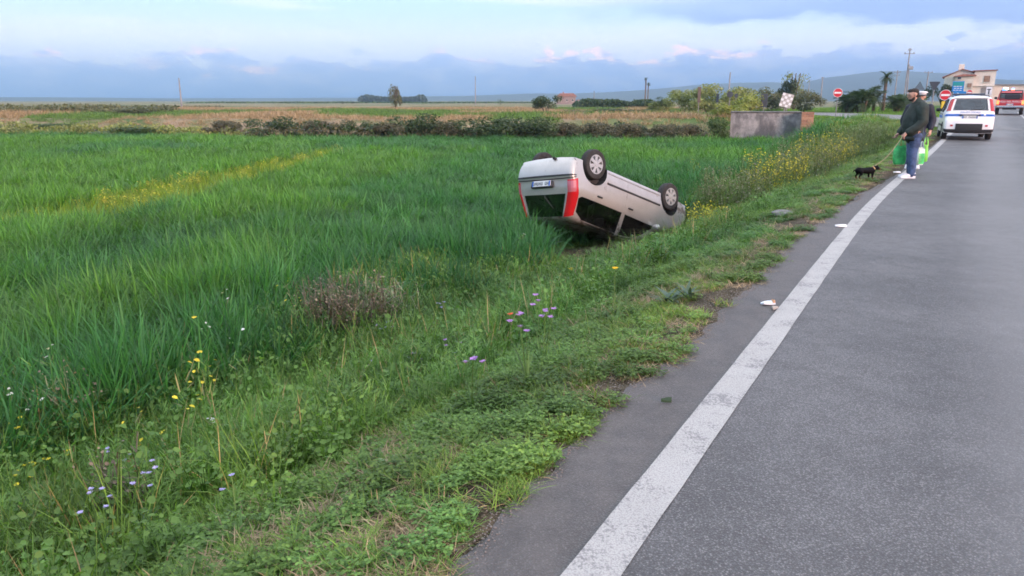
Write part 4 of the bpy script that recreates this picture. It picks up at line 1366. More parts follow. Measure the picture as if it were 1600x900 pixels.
MB().box((-2.58, 0, .48), (.05, .9, .2)).build('tow_bar', M_BLACK, fire)
number_plate(fire, Vector((-2.60, 0, .77)), 0, .46, .11)
text_mesh('lettering', 'VIGILI DEL FUOCO', .17, mat('white_lettering', (.8, .8, .8), .5), fire, Matrix.Translation((-2.588, 0, .97)) @ Matrix(((0, 0, -1), (-1, 0, 0), (0, 1, 0))).to_4x4())
rb = MB(); 
for sg in (1, -1): rb.tube([(-1.15, sg * .72, 1.12), (-1.15, sg * .70, 1.82)], .035, 8)
rb.tube([(-1.15, -.72, 1.80), (-1.15, .72, 1.80)], .035, 8); rb.tube([(-1.15, -.72, 1.45), (-1.15, .72, 1.45)], .025, 8)
rb.build('roll_bar', M_BLACK, fire)
MB().box((-.25, 0, 1.80), (.28, 1.30, .05), bev=.02).build('roof_light_bar', M_BLACK, fire)
M_BEACON = mat('lit_blue_beacon', (.02, .10, .8), .2, emit=(.06, .25, 1), estr=6)
for y_ in (.52, -.05):
    MB().lathe([(.001, 1.99), (.07, 1.98), (.10, 1.93), (.11, 1.83)], 14, 'z', c=(-.25, y_, 0)).build('beacon', M_BEACON, fire, smooth=True)
MB().box((-1.6, -.1, 1.35), (.75, 1.0, .42), bev=.06).build('equipment_box', mat('dark_canvas', (.03, .03, .04), .9), fire)
MB().box((-1.25, -.05, 1.85), (.05, .22, .10), bev=.02).build('work_lamp', mat('lit_red_marker', (.6, .05, .04), .3, emit=(1, .25, .12), estr=1.5), fire)

# ------------------------------------------------------------------ people, dog, bags
M_SKIN = mat('skin', (.46, .27, .20), .55, var=.08, vscale=30)
M_HAIR = mat('dark_hair', (.022, .017, .014), .75, bump=.6, bscale=120)
M_JACKET = mat('dark_green_jacket', (.011, .022, .017), .7, var=.3, vscale=7, bump=1.0, bscale=11)
M_NAVY = mat('navy_uniform', (.012, .015, .028), .75, var=.2, vscale=9, bump=.3, bscale=26)
M_JEANS = mat('blue_jeans', (.045, .078, .165), .85, var=.35, vscale=9, bump=.9, bscale=14)
M_GREYT = mat('grey_blue_trousers', (.085, .10, .15), .85, var=.15, vscale=10, bump=.3, bscale=30)
M_SHOEW = mat('white_shoe', (.68, .69, .72), .55, var=.08, vscale=20)
M_SHOEN = mat('navy_shoe_panel', (.02, .045, .13), .6)
M_CAPW = mat('white_cap_cover', (.72, .73, .76), .6)

def limb(mb, pts, n=10):
    """rounded tapering limb; pts (x,y,z,r)"""
    for i in range(len(pts) - 1):
        a, b = pts[i], pts[i + 1]
        mb.tube([a[:3], tuple((a[k] + b[k]) / 2 for k in range(3)), b[:3]], [a[3], (a[3] + b[3]) / 2, b[3]], n)
    for p in pts: mb.ball(p[:3], p[3], n, 6)
    return mb
def hand_shape(mb, w, d, side, s_=1.0, curl=.9):
    """palm, four unequal bent fingers and a thumb off the side; w = wrist, d = direction of the palm, side = towards the thumb"""
    w, d, side = Vector(w), Vector(d).normalized(), Vector(side).normalized()
    up_ = d.cross(side).normalized()
    c = w + d * .05 * s_
    limb(mb, [(*(w - d * .02), .027 * s_), (*c, .032 * s_), (*(w + d * .08 * s_), .030 * s_)], 8)
    for k, ln in enumerate((.068, .078, .072, .056)):
        b0 = w + d * .088 * s_ + side * (.028 - .019 * k) * s_
        a1 = (d * math.cos(curl * .5) + up_ * math.sin(curl * .5)); a2 = (d * math.cos(curl * 1.5) + up_ * math.sin(curl * 1.5))
        b1 = b0 + a1 * ln * .5 * s_; b2 = b1 + a2 * ln * .5 * s_
        limb(mb, [(*b0, .0105 * s_), (*b1, .0098 * s_), (*b2, .0085 * s_)], 6)
    t0 = w + d * .03 * s_ + side * .03 * s_; t1 = t0 + (d * .6 + side * .6 + up_ * .3).normalized() * .035 * s_; t2 = t1 + (d * .8 + up_ * .6).normalized() * .03 * s_
    limb(mb, [(*t0, .013 * s_), (*t1, .012 * s_), (*t2, .010 * s_)], 6)

def head_shape(mb, c, f, s_=1.0):
    """head facing f (unit, roughly horizontal) centred on c"""
    c = Vector(c); f = Vector(f).normalized(); l = Vector((0, 0, 1)).cross(f).normalized(); u = f.cross(l)
    P = lambda a, b, d: tuple(c + f * a * s_ + l * b * s_ + u * d * s_)
    mb.ball(P(-.015, 0, .03), .092 * s_, 12, 9)
    mb.ball(P(.02, 0, .01), (.082 * s_,) * 3, 12, 9)
    mb.ball(P(.030, 0, -.045), .064 * s_, 10, 8)
    mb.ball(P(.055, 0, -.085), .036 * s_, 10, 8)          # chin
    limb(mb, [(*P(.090, 0, .025), .010 * s_), (*P(.112, 0, -.010), .016 * s_)], 8)   # nose
    limb(mb, [(*P(.083, .045, .040), .012 * s_), (*P(.090, 0, .045), .012 * s_), (*P(.083, -.045, .040), .012 * s_)], 8)   # brow
    limb(mb, [(*P(.082, .022, -.050), .012 * s_), (*P(.088, 0, -.050), .013 * s_), (*P(.082, -.022, -.050), .012 * s_)], 8)  # mouth
    for sg in (1, -1):
        limb(mb, [(*P(-.005, sg * .090, .018), .014 * s_), (*P(-.003, sg * .090, -.020), .011 * s_)], 6)   # ears
    return P

def face_marks(root, P, s_=1.0, beard=False):
    for sg in (1, -1): MB().ball(P(.088, sg * .032, .020), .011 * s_, 8, 6).build('eye', mat('eye', (.05, .035, .03), .3), root)
    m = MB(); limb(m, [(*P(.097, .018, -.050), .006), (*P(.101, 0, -.050), .006), (*P(.097, -.018, -.050), .006)], 6)
    m.build('mouth', mat('lips', (.33, .13, .11), .5), root)
    if beard:
        b = MB(); b.ball(P(.045, 0, -.082), (.052, .058, .042), 10, 7); b.ball(P(.02, .045, -.06), (.04, .03, .045), 8, 6); b.ball(P(.02, -.045, -.06), (.04, .03, .045), 8, 6)
        blob('beard', b, M_HAIR, root, .012, 3)

def shoes(root, feet, fdir, white=True):
    f = Vector(fdir).normalized(); l = Vector((0, 0, 1)).cross(f)
    for (x, y) in feet:
        o = Vector((x, y, 0))
        b = MB()
        q = lambda a, z: tuple(o + f * a + Vector((0, 0, z)))
        limb(b, [(*q(-.06, .045), .042), (*q(.03, .055), .045), (*q(.12, .042), .042), (*q(.18, .034), .032)], 10)
        limb(b, [(*q(-.05, .05), .045), (*q(-.045, .11), .046)], 10)
        sh = blob('shoe', b, M_SHOEW if white else M_BLACK, root, .012, 3)
        s_ = MB().box(o + f * .055 + Vector((0, 0, .014)), (.29, .095, .026), rot=Matrix.Rotation(math.atan2(f.y, f.x), 3, 'Z'), bev=.012)
        s_.build('sole', M_SHOEW if white else M_BLACK, sh)
        if white:
            pnl = MB(); limb(pnl, [(*q(-.055, .075), .047), (*q(.0, .062), .049)], 10); pnl.build('heel_panel', M_SHOEN, sh, smooth=True)

# --- the man with the dog: seen from his left side, facing across the verge
pg = gnd(1416, 282)
pz = float(road_z(xy2st(pg.x, pg.y)[0]))
man = thing('person', 'person in bulky dark green jacket and blue jeans with white trainers, dog on lead', 'person', (pg.x, pg.y, pz), RAD(180 - 8))
body = MB()
hc = (.075, 0, 1.655)
hP = head_shape(body, hc, (1, .05, -.28))
limb(body, [(-.02, 0, 1.46, .075), (.03, 0, 1.55, .062), (.05, 0, 1.60, .06)])
limb(body, [(-.05, 0, 1.02, .15), (-.04, 0, 1.22, .17), (-.06, 0, 1.40, .15)], 12)
for sg, fx in ((1, 0), (-1, -.04)): limb(body, [(-.045 + fx, sg * .10, .95, .09), (-.015 + fx, sg * .105, .52, .058), (-.045 + fx, sg * .105, .12, .042)])
for sg, el_, wr in ((1, (-.07, .30, 1.14), (.20, .27, .93)), (-1, (-.02, -.30, 1.12), (.17, -.26, .89))):
    limb(body, [(-.05, sg * .20, 1.42, .07), (*el_, .052), (*wr, .034)])
    hand_shape(body, wr, (.55, -sg * .05, -.80), (.3, -sg * .9, .2), 1.05, .95)
blob('body', body, M_SKIN, man, .0115, 3)
face_marks(man, hP, beard=True)
h = MB(); h.ball(hP(-.028, 0, .048), (.092, .093, .080), 14, 10); h.ball(hP(.028, 0, .088), (.064, .072, .040), 12, 8); h.ball(hP(-.055, 0, -.010), (.056, .082, .080), 12, 8)
blob('hair', h, M_HAIR, man, .013, 2)
j = MB()
limb(j, [(-.03, 0, .86, .185), (.010, 0, 1.02, .205), (.0, 0, 1.20, .21), (-.05, 0, 1.36, .185), (-.05, 0, 1.44, .14)], 16)
for sg in (1, -1): limb(j, [(-.06, sg * .13, 1.42, .12), (-.07, sg * .20, 1.40, .115)], 10)
limb(j, [(-.035, 0, 1.48, .10), (-.015, 0, 1.53, .088)], 12)
limb(j, [(-.06, .23, 1.38, .115), (-.075, .30, 1.14, .090), (.03, .30, 1.03, .080), (.175, .275, .945, .066)], 12)
limb(j, [(-.06, -.23, 1.38, .115), (-.03, -.315, 1.12, .098), (.14, -.27, .915, .072)], 12)
jk = blob('jacket', j, M_JACKET, man, .020, 4)
hem = MB().lathe([(.18, .76), (.196, .755), (.198, .82), (.18, .84)], 22, 'z', c=(-.03, 0, 0)); hem.build('hem', M_JACKET, jk, smooth=True)
tr = MB()
limb(tr, [(-.05, 0, .93, .165), (-.05, 0, .84, .165)], 14)
for sg, fx in ((1, 0), (-1, -.04)):
    limb(tr, [(-.05 + fx, sg * .095, .84, .118), (-.015 + fx, sg * .105, .52, .088), (-.04 + fx, sg * .105, .24, .074), (-.045 + fx, sg * .105, .115, .070)], 12)
blob('trousers', tr, M_JEANS, man, .016, 3)
shoes(man, [(-.03, .11), (-.07, -.11)], (1, .06, 0))

# --- the officer behind him, turned towards the camera
og = atY(1425, 262, 17.6)
oz = float(road_z(xy2st(og.x, og.y)[0]))
officer = thing('person', 'person in dark navy uniform and white peaked cap behind the man with the dog', 'person', (og.x, og.y, oz), RAD(-118))
body = MB(); hP = head_shape(body, (.03, 0, 1.62), (1, .0, -.08))
limb(body, [(-.02, 0, 1.42, .07), (.0, 0, 1.52, .06), (.01, 0, 1.56, .058)])
limb(body, [(-.02, 0, 1.0, .14), (-.02, 0, 1.2, .15), (-.03, 0, 1.37, .14)], 12)
for sg in (1, -1):
    limb(body, [(-.02, sg * .10, .93, .10), (0, sg * .10, .5, .066), (-.03, sg * .10, .12, .046)])
    limb(body, [(-.03, sg * .19, 1.39, .066), (-.05, sg * .29, 1.10, .05), (.06, sg * .27, .87, .034)])
    hand_shape(body, (.06, sg * .27, .87), (.25, 0, -.95), (.9, -sg * .3, .2), 1.0, .9)
blob('body', body, M_SKIN, officer, .012, 3)
face_marks(officer, hP)
h = MB(); h.ball(hP(-.03, 0, .03), (.088, .092, .08), 12, 9); blob('hair', h, M_HAIR, officer, .014, 2)
cp = MB().lathe([(.001, .128), (.09, .126), (.126, .110), (.130, .098), (.102, .082), (.100, .055)], 24, 'z', c=(hP(0, 0, 0)[0], hP(0, 0, 0)[1], hP(0, 0, 0)[2]))
cap = cp.build('cap', M_CAPW, officer, smooth=True)
pk = MB(); pts_ = []
for k in range(9):
    a = RAD(-60 + 15 * k); pts_.append((a))
pk.grid([[hP(r_ * math.cos(a), r_ * math.sin(a), zz) for a in pts_] for r_, zz in ((.098, .062), (.135, .048), (.150, .038))]); pk.build('peak', M_BLACK, cap, smooth=True)
j = MB()
limb(j, [(-.01, 0, .86, .185), (.0, 0, 1.05, .19), (-.01, 0, 1.22, .19), (-.03, 0, 1.36, .17), (-.03, 0, 1.42, .12)], 14)
for sg in (1, -1):
    limb(j, [(-.03, sg * .20, 1.38, .098), (-.05, sg * .30, 1.10, .08), (.04, sg * .275, .92, .062)], 12)
limb(j, [(-.02, 0, 1.45, .088), (-.01, 0, 1.49, .078)], 12)
blob('jacket', j, M_NAVY, officer, .020, 4)
tr = MB(); limb(tr, [(-.02, 0, .90, .15), (-.02, 0, .82, .15)], 12)
for sg in (1, -1): limb(tr, [(-.02, sg * .09, .82, .11), (0, sg * .10, .5, .085), (-.03, sg * .10, .11, .068)], 12)
blob('trousers', tr, M_GREYT, officer, .018, 3)
shoes(officer, [(-.02, .11), (-.02, -.11)], (1, 0, 0))

# --- shopping bags
def bag(name, label, c, yaw, w, d, h, m, m2, lean=0.0, handle_to=None):
    e = thing(name, label, 'bag', c, yaw, 'shopping bags')
    n = 14
    G = []
    for k, (z, sc_) in enumerate(((.004, .72), (.03, .90), (h * .35, 1.0), (h * .7, .98), (h, .90))):
        row = []
        for i in range(n + 1):
            a = 2 * math.pi * i / n
            cx_, sx_ = math.cos(a), math.sin(a)
            px = math.copysign(abs(cx_) ** .55, cx_) * w / 2 * sc_; py = math.copysign(abs(sx_) ** .55, sx_) * d / 2 * sc_ * (1.0 - .35 * (z / h) ** 2)
            wob = 1 + .07 * math.sin(3 * a + 5 * z) * (k > 0)
            row.append((px * wob, py * wob, z + (.02 * math.sin(2 * a) if k == 4 else 0)))
        G.append(row)
    b = MB().grid(G); b.add(G[0][:-1], [tuple(range(n))])
    b.build('sack', m, e, smooth=True)
    if m2:
        P = [[(x * 1.012, y * 1.02, z) for (x, y, z) in r[9:13]] for r in G[1:4]]
        MB().grid(P).build('print', m2, e, smooth=True)
    for sg in (1, -1):
        hp = [(-w * .22, sg * d * .30, h * .97), (-w * .14, sg * d * .18, h + .10), (0, sg * .02, h + .16), (w * .14, sg * d * .18, h + .10), (w * .22, sg * d * .30, h * .97)]
        MB().tube(hp, .012, 6, flat=.4).build('handle', m, e)
    return e
M_BAGG = mat('green_bag_plastic', (.06, .48, .13), .4, var=.3, vscale=8, bump=.5, bscale=14)
M_BAGW = mat('white_bag_plastic', (.52, .66, .60), .4, var=.2, vscale=8, bump=.5, bscale=14)
M_BAGL = mat('lime_bag_plastic', (.20, .62, .08), .4, var=.15, vscale=8, bump=.5, bscale=14)
hr = man.matrix_basis @ Vector((.22, -.27, .79))          # his right hand
bx_ = atY(1411, 256, pg.y + .26)
bag('shopping_bag', 'plain green plastic bag carried in front of the jeans, nearest the dog', (hr.x + .13, hr.y, hr.z - .54), RAD(172), .25, .15, .38, M_BAGG, None)
oh = officer.matrix_basis @ Vector((.10, .27, .76)); oh2 = officer.matrix_basis @ Vector((.10, -.27, .76))
c2 = atY(1435, 258, 16.1); c3 = atY(1443, 255, 16.5)
bag('shopping_bag', 'white and green printed plastic bag hanging behind the man in jeans', (c2.x, c2.y, c2.z), RAD(20), .22, .15, .36, M_BAGW, M_BAGG)
bag('shopping_bag', 'lime green plastic bag beside the white one, toward the police car', (c3.x, c3.y, c3.z + .03), RAD(60), .21, .14, .36, M_BAGL, None)

# --- the dog on its lead
dgp = gnd(1351, 281)
dog = thing('dog', 'small black and tan dog standing on the grass verge on a lead', 'dog', (dgp.x, dgp.y, tz(dgp.x, dgp.y) + .02), RAD(8))
d = MB()
limb(d, [(-.15, 0, .215, .072), (-.05, 0, .205, .070), (.06, 0, .205, .084), (.13, 0, .225, .072)], 12)
limb(d, [(.13, 0, .235, .058), (.19, 0, .265, .048), (.225, 0, .275, .052)], 10)        # neck and skull
limb(d, [(.225, 0, .265, .048), (.275, 0, .245, .030), (.305, 0, .238, .022)], 10)        # muzzle
for sg in (1, -1):
    limb(d, [(.215, sg * .035, .305, .018), (.205, sg * .045, .345, .010)], 6)             # ears
    limb(d, [(.12, sg * .048, .19, .036), (.115, sg * .05, .10, .020), (.12, sg * .05, .02, .016), (.14, sg * .05, .012, .015)], 8)
    limb(d, [(-.15, sg * .045, .20, .050), (-.125, sg * .05, .125, .028), (-.165, sg * .05, .075, .018), (-.155, sg * .05, .02, .015), (-.135, sg * .05, .012, .015)], 8)
limb(d, [(-.21, 0, .235, .018), (-.255, 0, .215, .013), (-.275, 0, .16, .009)], 6)          # tail
def dog_mat():
    m = bpy.data.materials.new('black_and_tan_coat'); m.use_nodes = True; t = NT(m.node_tree)
    b = t.n('ShaderNodeBsdfPrincipled'); o = t.n('ShaderNodeOutputMaterial'); t.t.links.new(b.outputs[0], o.inputs[0])
    P = t.n('ShaderNodeTexCoord').outputs['Object']; s_ = t.n('ShaderNodeSeparateXYZ'); t.t.links.new(P, s_.inputs[0])
    nz = t.mul(t.sub(t.noise(P, 18, 3), .5), .06)
    tan = t.m('MAXIMUM', t.ss(t.add(s_.outputs[2], nz),   .055, .03), t.mul(t.ss(t.add(s_.outputs[0], nz), .255, .275), t.ss(t.add(s_.outputs[2], nz), .262, .245)))
    t.put(b.inputs['Base Color'], t.mix(tan, (.005, .005, .006), (.12, .065, .03)))
    b.inputs['Roughness'].default_value = .9; b.inputs['Specular IOR Level'].default_value = .15
    return m
blob('body', d, dog_mat(), dog, .0085, 3)
dog.scale = (1.0, 1.25, .80)
MB().lathe([(.062, -.012), (.066, 0), (.062, .012)], 18, 'x', c=(.145, 0, .238)).build('collar', mat('orange_collar', (.55, .35, .16), .6), dog, smooth=True)
for sg in (1, -1): MB().ball((.268, sg * .026, .272), .008, 6, 5).build('eye', M_BLACK, dog)
MB().ball((.325, 0, .243), .012, 8, 6).build('nose', M_BLACK, dog)
lh = man.matrix_basis @ Vector((.265, .255, .855))
lc = dog.matrix_basis @ Vector((.145, 0, .300))
pts_ = [lc.lerp(lh, k / 10) - Vector((0, 0, .10 * math.sin(math.pi * k / 10))) for k in range(11)]
tag(MB().tube(pts_, .012, 6, flat=.4).build('dog_lead', mat('tan_webbing', (.45, .30, .18), .8)), 'tan webbing lead running from the dog up to the man', 'lead')

# ------------------------------------------------------------------ litter
M_PAPER = mat('white_paper', (.70, .72, .75), .7, var=.1, vscale=20)
M_PLAST = mat('pale_plastic', (.62, .68, .74), .3, coat=.4)
def scrap(name, label, px, py, w, l, yaw, m, m2=None, onroad=True, th=.018):
    q = gnd(px, py)
    z = float(road_z(xy2st(q.x, q.y)[0])) + .006 if onroad else tz(q.x, q.y) + .05
    e = thing(name, label, 'litter', (q.x, q.y, z), yaw)
    G = []
    for i in range(7):
        u = i / 6 - .5
        G.append([(u * w, v_ * l * (1 - .5 * abs(u) ** 1.5), th * (.4 + .6 * math.sin(3 * u + 4 * v_ + px)) * (1 - (2 * abs(v_)) ** 2 * .5)) for v_ in np.linspace(-.5, .5, 5)])
    B = [[(x_, y_, z_ + .012) for x_, y_, z_ in r] for r in G]
    mb = MB().grid(B); mb.grid([[(x_, y_, max(0, z_ - .002)) for x_, y_, z_ in r] for r in G])
    per = lambda A: A[0] + [r[-1] for r in A[1:]] + A[-1][-2::-1] + [r[0] for r in A[-2:0:-1]]
    a, b_ = per(B), per([[(x_, y_, max(0, z_ - .002)) for x_, y_, z_ in r] for r in G]); n = len(a)
    mb.add(a + b_, [(i, (i + 1) % n, (i + 1) % n + n, i + n) for i in range(n)])
    mb.build('sheet', m, e, smooth=True, angle=50)
    if m2:
        MB().box((w * .42, 0, .02), (w * .16, l * .75, .03), bev=.008).build('end', m2, e)
    return e
scrap('plastic_wrapper', 'crumpled pale wrapper with orange end lying against the white edge line', 1199, 486, .105, .055, .25, M_PLAST, mat('orange_print', (.55, .30, .16), .5))
scrap('paper_scrap', 'white paper scrap by the edge line, second one up the road', 1313, 361, .13, .07, .1, M_PAPER)
scrap('paper_scrap', 'small white scrap on the asphalt in front of the trainers', 1401, 274, .13, .09, .1, M_PAPER)
scrap('paper_scrap', 'tiny grey scrap on the edge line beside the pale wrapper', 1209, 495, .055, .03, .5, mat('grey_paper', (.30, .29, .27), .8))
scrap('green_leaf', 'single dark green leaf lying on the asphalt shoulder', 1040, 645, .055, .012, 3.05, mat('fallen_leaf', (.02, .05, .02), .6))
q = gnd(1223, 338)
e = thing('grey_disc', 'pale grey round plastic disc lying flat on the grass verge', 'disc', (q.x, q.y, tz(q.x, q.y) + .055))
e.rotation_euler = (RAD(9), RAD(-3), 0)
MB().lathe([(.001, .012), (.10, .011), (.135, .008), (.150, .0), (.150, -.012), (.13, -.012)], 26, 'z').build('plate', mat('weathered_lid', (.14, .14, .13), .8, var=.4, vscale=12), e, smooth=True, angle=40)
MB().lathe([(.150, .004), (.163, .0), (.163, -.02), (.150, -.02)], 26, 'z').build('rim', mat('grey_lid_rim', (.10, .10, .10), .6), e, smooth=True)

# clods thrown up beside the wreck
for i in range(22):
    k_ = random.random(); o_ = random.gauss(-.15, .28)
    x_, y_ = 1.35 + 2.6 * k_ + .733 * o_, 13.95 + 2.8 * k_ - .68 * o_
    if i > 17: x_, y_ = 1.0 + random.uniform(-.5, .5), 13.2 + random.uniform(-.45, .45)
    if i == 0 or 'CLOD' not in globals():
        mb = MB().ball((0, 0, 0), 1.0, 9, 6)
        mb.v = [tuple(np.array(p) * (.75 + .5 * float(vnoise(p[0] * 3 + p[2] * 2, p[1] * 3 + p[2], .9, 4)))) for p in mb.v]
        CLOD = mb.build('soil_clod', mat('wet_soil', (.060, .042, .030), .95, var=.4, vscale=3, bump=.6, bscale=6)); o = CLOD
    else:
        o = CLOD.copy(); COL.objects.link(o)
    sc_ = random.uniform(.04, .13)
    o.scale = (sc_, sc_ * random.uniform(.7, 1.2), sc_ * random.uniform(.5, .8)); o.rotation_euler = (random.random(), random.random(), random.uniform(0, 6))
    o.location = (x_, y_, tz(x_, y_) + sc_ * .25)
    tag(o, 'dark clod of torn up soil beside the overturned car', 'clod', 'soil clods round the wreck')

# ------------------------------------------------------------------ single flowering plants on the verge
M_PURPLE = leaf_mat('purple_petal', (.34, .17, .50), (.46, .26, .62), .3)
M_LILAC = leaf_mat('blue_lilac_petal', (.36, .33, .66), (.46, .42, .74), .3)
M_ORANGE = leaf_mat('golden_petal', (.80, .46, .01), (.88, .58, .02), .25)
M_POPPY = leaf_mat('poppy_petal', (.62, .06, .03), (.7, .1, .04), .3)
M_STEM = leaf_mat('flower_stem', (.06, .12, .03), (.09, .16, .045), .25)
M_DRYST = leaf_mat('dry_seed_head', (.17, .125, .09), (.26, .20, .14), .2)
def flower_plant(name, label, px, py, heads, h, petal, r, spread, group, leafy=14, dryness=0, pt=None):
    """px,py: where the blooms show; the plant stands on the ground below them"""
    if pt is None:
        h = (.52 if px < 330 else .46 if py < 530 else .33) if h < .5 else .80
        g = gnd_h(px, py, h); q = Vector((g.x, g.y, tz(g.x, g.y)))
    else: q = Vector((pt[0], pt[1], tz(*pt)))
    e = thing(name, label, 'plant', q, random.uniform(0, 6.28), group)
    L = Leaves(); B = []
    for i in range(heads):
        a = random.uniform(0, 6.28); rr = spread * math.sqrt(random.random()) if heads > 1 else .01
        hh = h * random.uniform(.80, 1.08) if heads > 1 else h
        ln = math.atan2(rr, hh)
        L.ribbon((0, 0, 0), a, ln, math.hypot(hh, rr), .006, 0, 3, tipw=.6)
        B.append((rr * math.cos(a), rr * math.sin(a), hh))
        for k in range(2): L.ribbon((rr * math.cos(a) * .5, rr * math.sin(a) * .5, hh * .5), random.uniform(0, 6.28), .6, .06, .012, .6, 3)
    for i in range(leafy):
        L.ribbon((random.uniform(-.02, .02), random.uniform(-.02, .02), 0), random.uniform(0, 6.28), random.uniform(.2, .9), h * random.uniform(.3, .75), .014, random.uniform(.2, .9), 3)
    link('stem', L.mesh('stem', M_STEM if not dryness else M_DRYST), e)
    for i, p in enumerate(B):
        F_l = Leaves()
        tilt_ = Vector((random.uniform(-.4, .4), random.uniform(-.4, .4) - .2, 1)).normalized()
        np_ = 7
        for k in range(np_):
            a = 6.28 * k / np_
            F_l.leaf((p[0] + math.cos(a) * r * .6, p[1] + math.sin(a) * r * .6, p[2] + random.uniform(0, .3) * r), (math.cos(a) * -.35 + tilt_.x, math.sin(a) * -.35 + tilt_.y, 1), r * .62, up=(-math.sin(a), math.cos(a), 0), asp=.8)
        link('bloom', F_l.mesh('bloom', petal), e)
    return e
gY, gP, gO = 'golden daisies', 'purple flowering plants', 'small yellow flowering plants'
flower_plant('golden_daisy', 'golden yellow daisy, upper of a pair in the green verge', 434, 622, 1, .25, M_ORANGE, .021, 0, gY, 6)
flower_plant('golden_daisy', 'golden yellow daisy, lower of a pair in the green verge', 425, 649, 1, .25, M_ORANGE, .021, 0, gY, 6)
flower_plant('golden_daisy', 'golden yellow daisy near the rear of the overturned car', 893, 421, 1, .25, M_ORANGE, .040, 0, gY, 6)
flower_plant('golden_daisy', 'golden yellow daisy below the roof of the overturned car', 962, 420, 1, .25, M_ORANGE, .024, 0, gY, 6)
flower_plant('yellow_flower', 'single small yellow flower among the tall wheat', 305, 497, 1, .6, M_YFLOWER, .024, 0, gO, 4)
flower_plant('red_poppy', 'single red poppy on the verge', 797, 491, 1, .25, M_POPPY, .024, 0, 'single poppies', 6)
for lab, px, py, hd, pm in (('uppermost purple flower cluster, on the verge below the car', 850, 474, 5, M_PURPLE), ('purple flower cluster just right of the red poppy', 824, 494, 4, M_PURPLE), ('pinkish purple flower cluster in the middle of the verge', 712, 540, 6, M_PURPLE), ('purple flower cluster between the lilac flowers and the middle of the verge', 640, 558, 4, M_PURPLE), ('lilac flower cluster beside the brown dry weeds', 604, 508, 6, M_LILAC), ('lilac flower pair below the brown dry weeds', 592, 570, 3, M_LILAC), ('pair of pale violet blooms against the wheat edge', 697, 474, 3, M_LILAC), ('purple blooms on the near side of the middle cluster', 735, 562, 3, M_PURPLE)):
    flower_plant('purple_flower', lab, px, py, hd + 2, .25, pm, .019, .12, gP, 12)
for lab, px, py, hd in (('blue violet flower clump low in the left verge', 215, 735, 5), ('blue violet flower clump nearest the bottom left corner', 145, 775, 5), ('single blue violet flower in the near clover', 365, 757, 1), ('blue violet blooms beside the grey seed heads', 185, 705, 3)):
    flower_plant('violet_flower', lab, px, py, hd + 1, .22, M_LILAC, .013, .10, gP, 10)
for lab, px, py, hd in (('yellow flower clump at the left edge of the verge', 30, 660, 5), ('yellow flower clump below the pale spiky weeds', 65, 712, 6), ('lemon yellow flowers at the lower left edge', 20, 740, 4), ('yellow flower clump just right of the pale spiky weeds', 118, 690, 3)):
    flower_plant('yellow_flower', lab, px, py, hd, .3, M_YFLOWER, .016, .13, gO, 12)

def weed_clump(name, label, px, py, Y, top_py, w, n, mats, group=None, nf=.55, hs_=.016):
    """tall ragged weeds: thin branching stems with small leaves and seed heads"""
    q = atY(px, py, Y); z = tz(q.x, q.y)
    h = max(.3, atY(px, top_py, Y).z - z)
    e = thing(name, label, 'weeds', (q.x, q.y, z), 0, group)
    L = Leaves(); T = Leaves()
    for i in range(n):
        a = random.uniform(0, 6.28); rr = w / 2 * math.sqrt(random.random())
        hh = h * random.uniform(.55, 1.0); b0 = (rr * math.cos(a), rr * math.sin(a) * .6, 0)
        ln = random.uniform(0, .25); az__ = random.uniform(0, 6.28)
        L.ribbon(b0, az__, ln, hh, .008, random.uniform(0, .25), 4, tipw=.5)
        for k in range(9):
            f = random.uniform(.15, 1); r2 = math.sin(ln) * hh * f
            p = (b0[0] + r2 * math.cos(az__), b0[1] + r2 * math.sin(az__), hh * f * .97)
            L.ribbon(p, random.uniform(0, 6.28), random.uniform(.4, 1.2), h * random.uniform(.08, .22), .010, random.uniform(-.3, .6), 3, tipw=.3)
            if random.random() < nf:
                for _ in range(2): T.leaf((p[0] + random.uniform(-.06, .06), p[1] + random.uniform(-.06, .06), p[2] + random.uniform(0, .1)), (random.uniform(-1, 1), random.uniform(-1, 1), .8), random.uniform(.5, 1.0) * hs_)
    link('stem', L.mesh('stem', mats[0]), e); link('seed_heads', T.mesh('seed_heads', mats[1]), e)
    return e
M_BROWNW = leaf_mat('brown_weed', (.070, .055, .040), (.12, .095, .070), .15)
M_PALEW = leaf_mat('pale_green_weed', (.17, .21, .12), (.25, .29, .17), .25)
M_PINKH = leaf_mat('pinkish_seed', (.20, .16, .115), (.27, .22, .16), .2)
g1 = gnd(540, 560)
weed_clump('dry_weeds', 'clump of tall brown dry weeds against the wheat edge', 545, 500, g1.y + .1, 424, 1.15, 120, (M_BROWNW, M_PINKH))
weed_clump('dry_weeds', 'grey green seeding weeds just right of the brown dry clump', 600, 490, g1.y + .5, 436, .8, 60, (M_PALEW, M_BROWNW))
weed_clump('spiky_weeds', 'pale spiky weeds at the wheat edge in the lower left', 105, 640, 5.6, 572, .5, 22, (M_PALEW, M_PINKH))
weed_clump('dry_weeds', 'low grey seed heads among blue violet flowers, lower left', 190, 745, 3.9, 700, .35, 16, (M_BROWNW, M_DRYST))
M_YW = leaf_mat('charlock_flower', (.60, .50, .03), (.7, .6, .06), .25)
M_GREYW = leaf_mat('grey_weed', (.20, .19, .13), (.28, .26, .18), .2)
M_GREENW = leaf_mat('green_weed', (.09, .13, .045), (.15, .19, .07), .25)
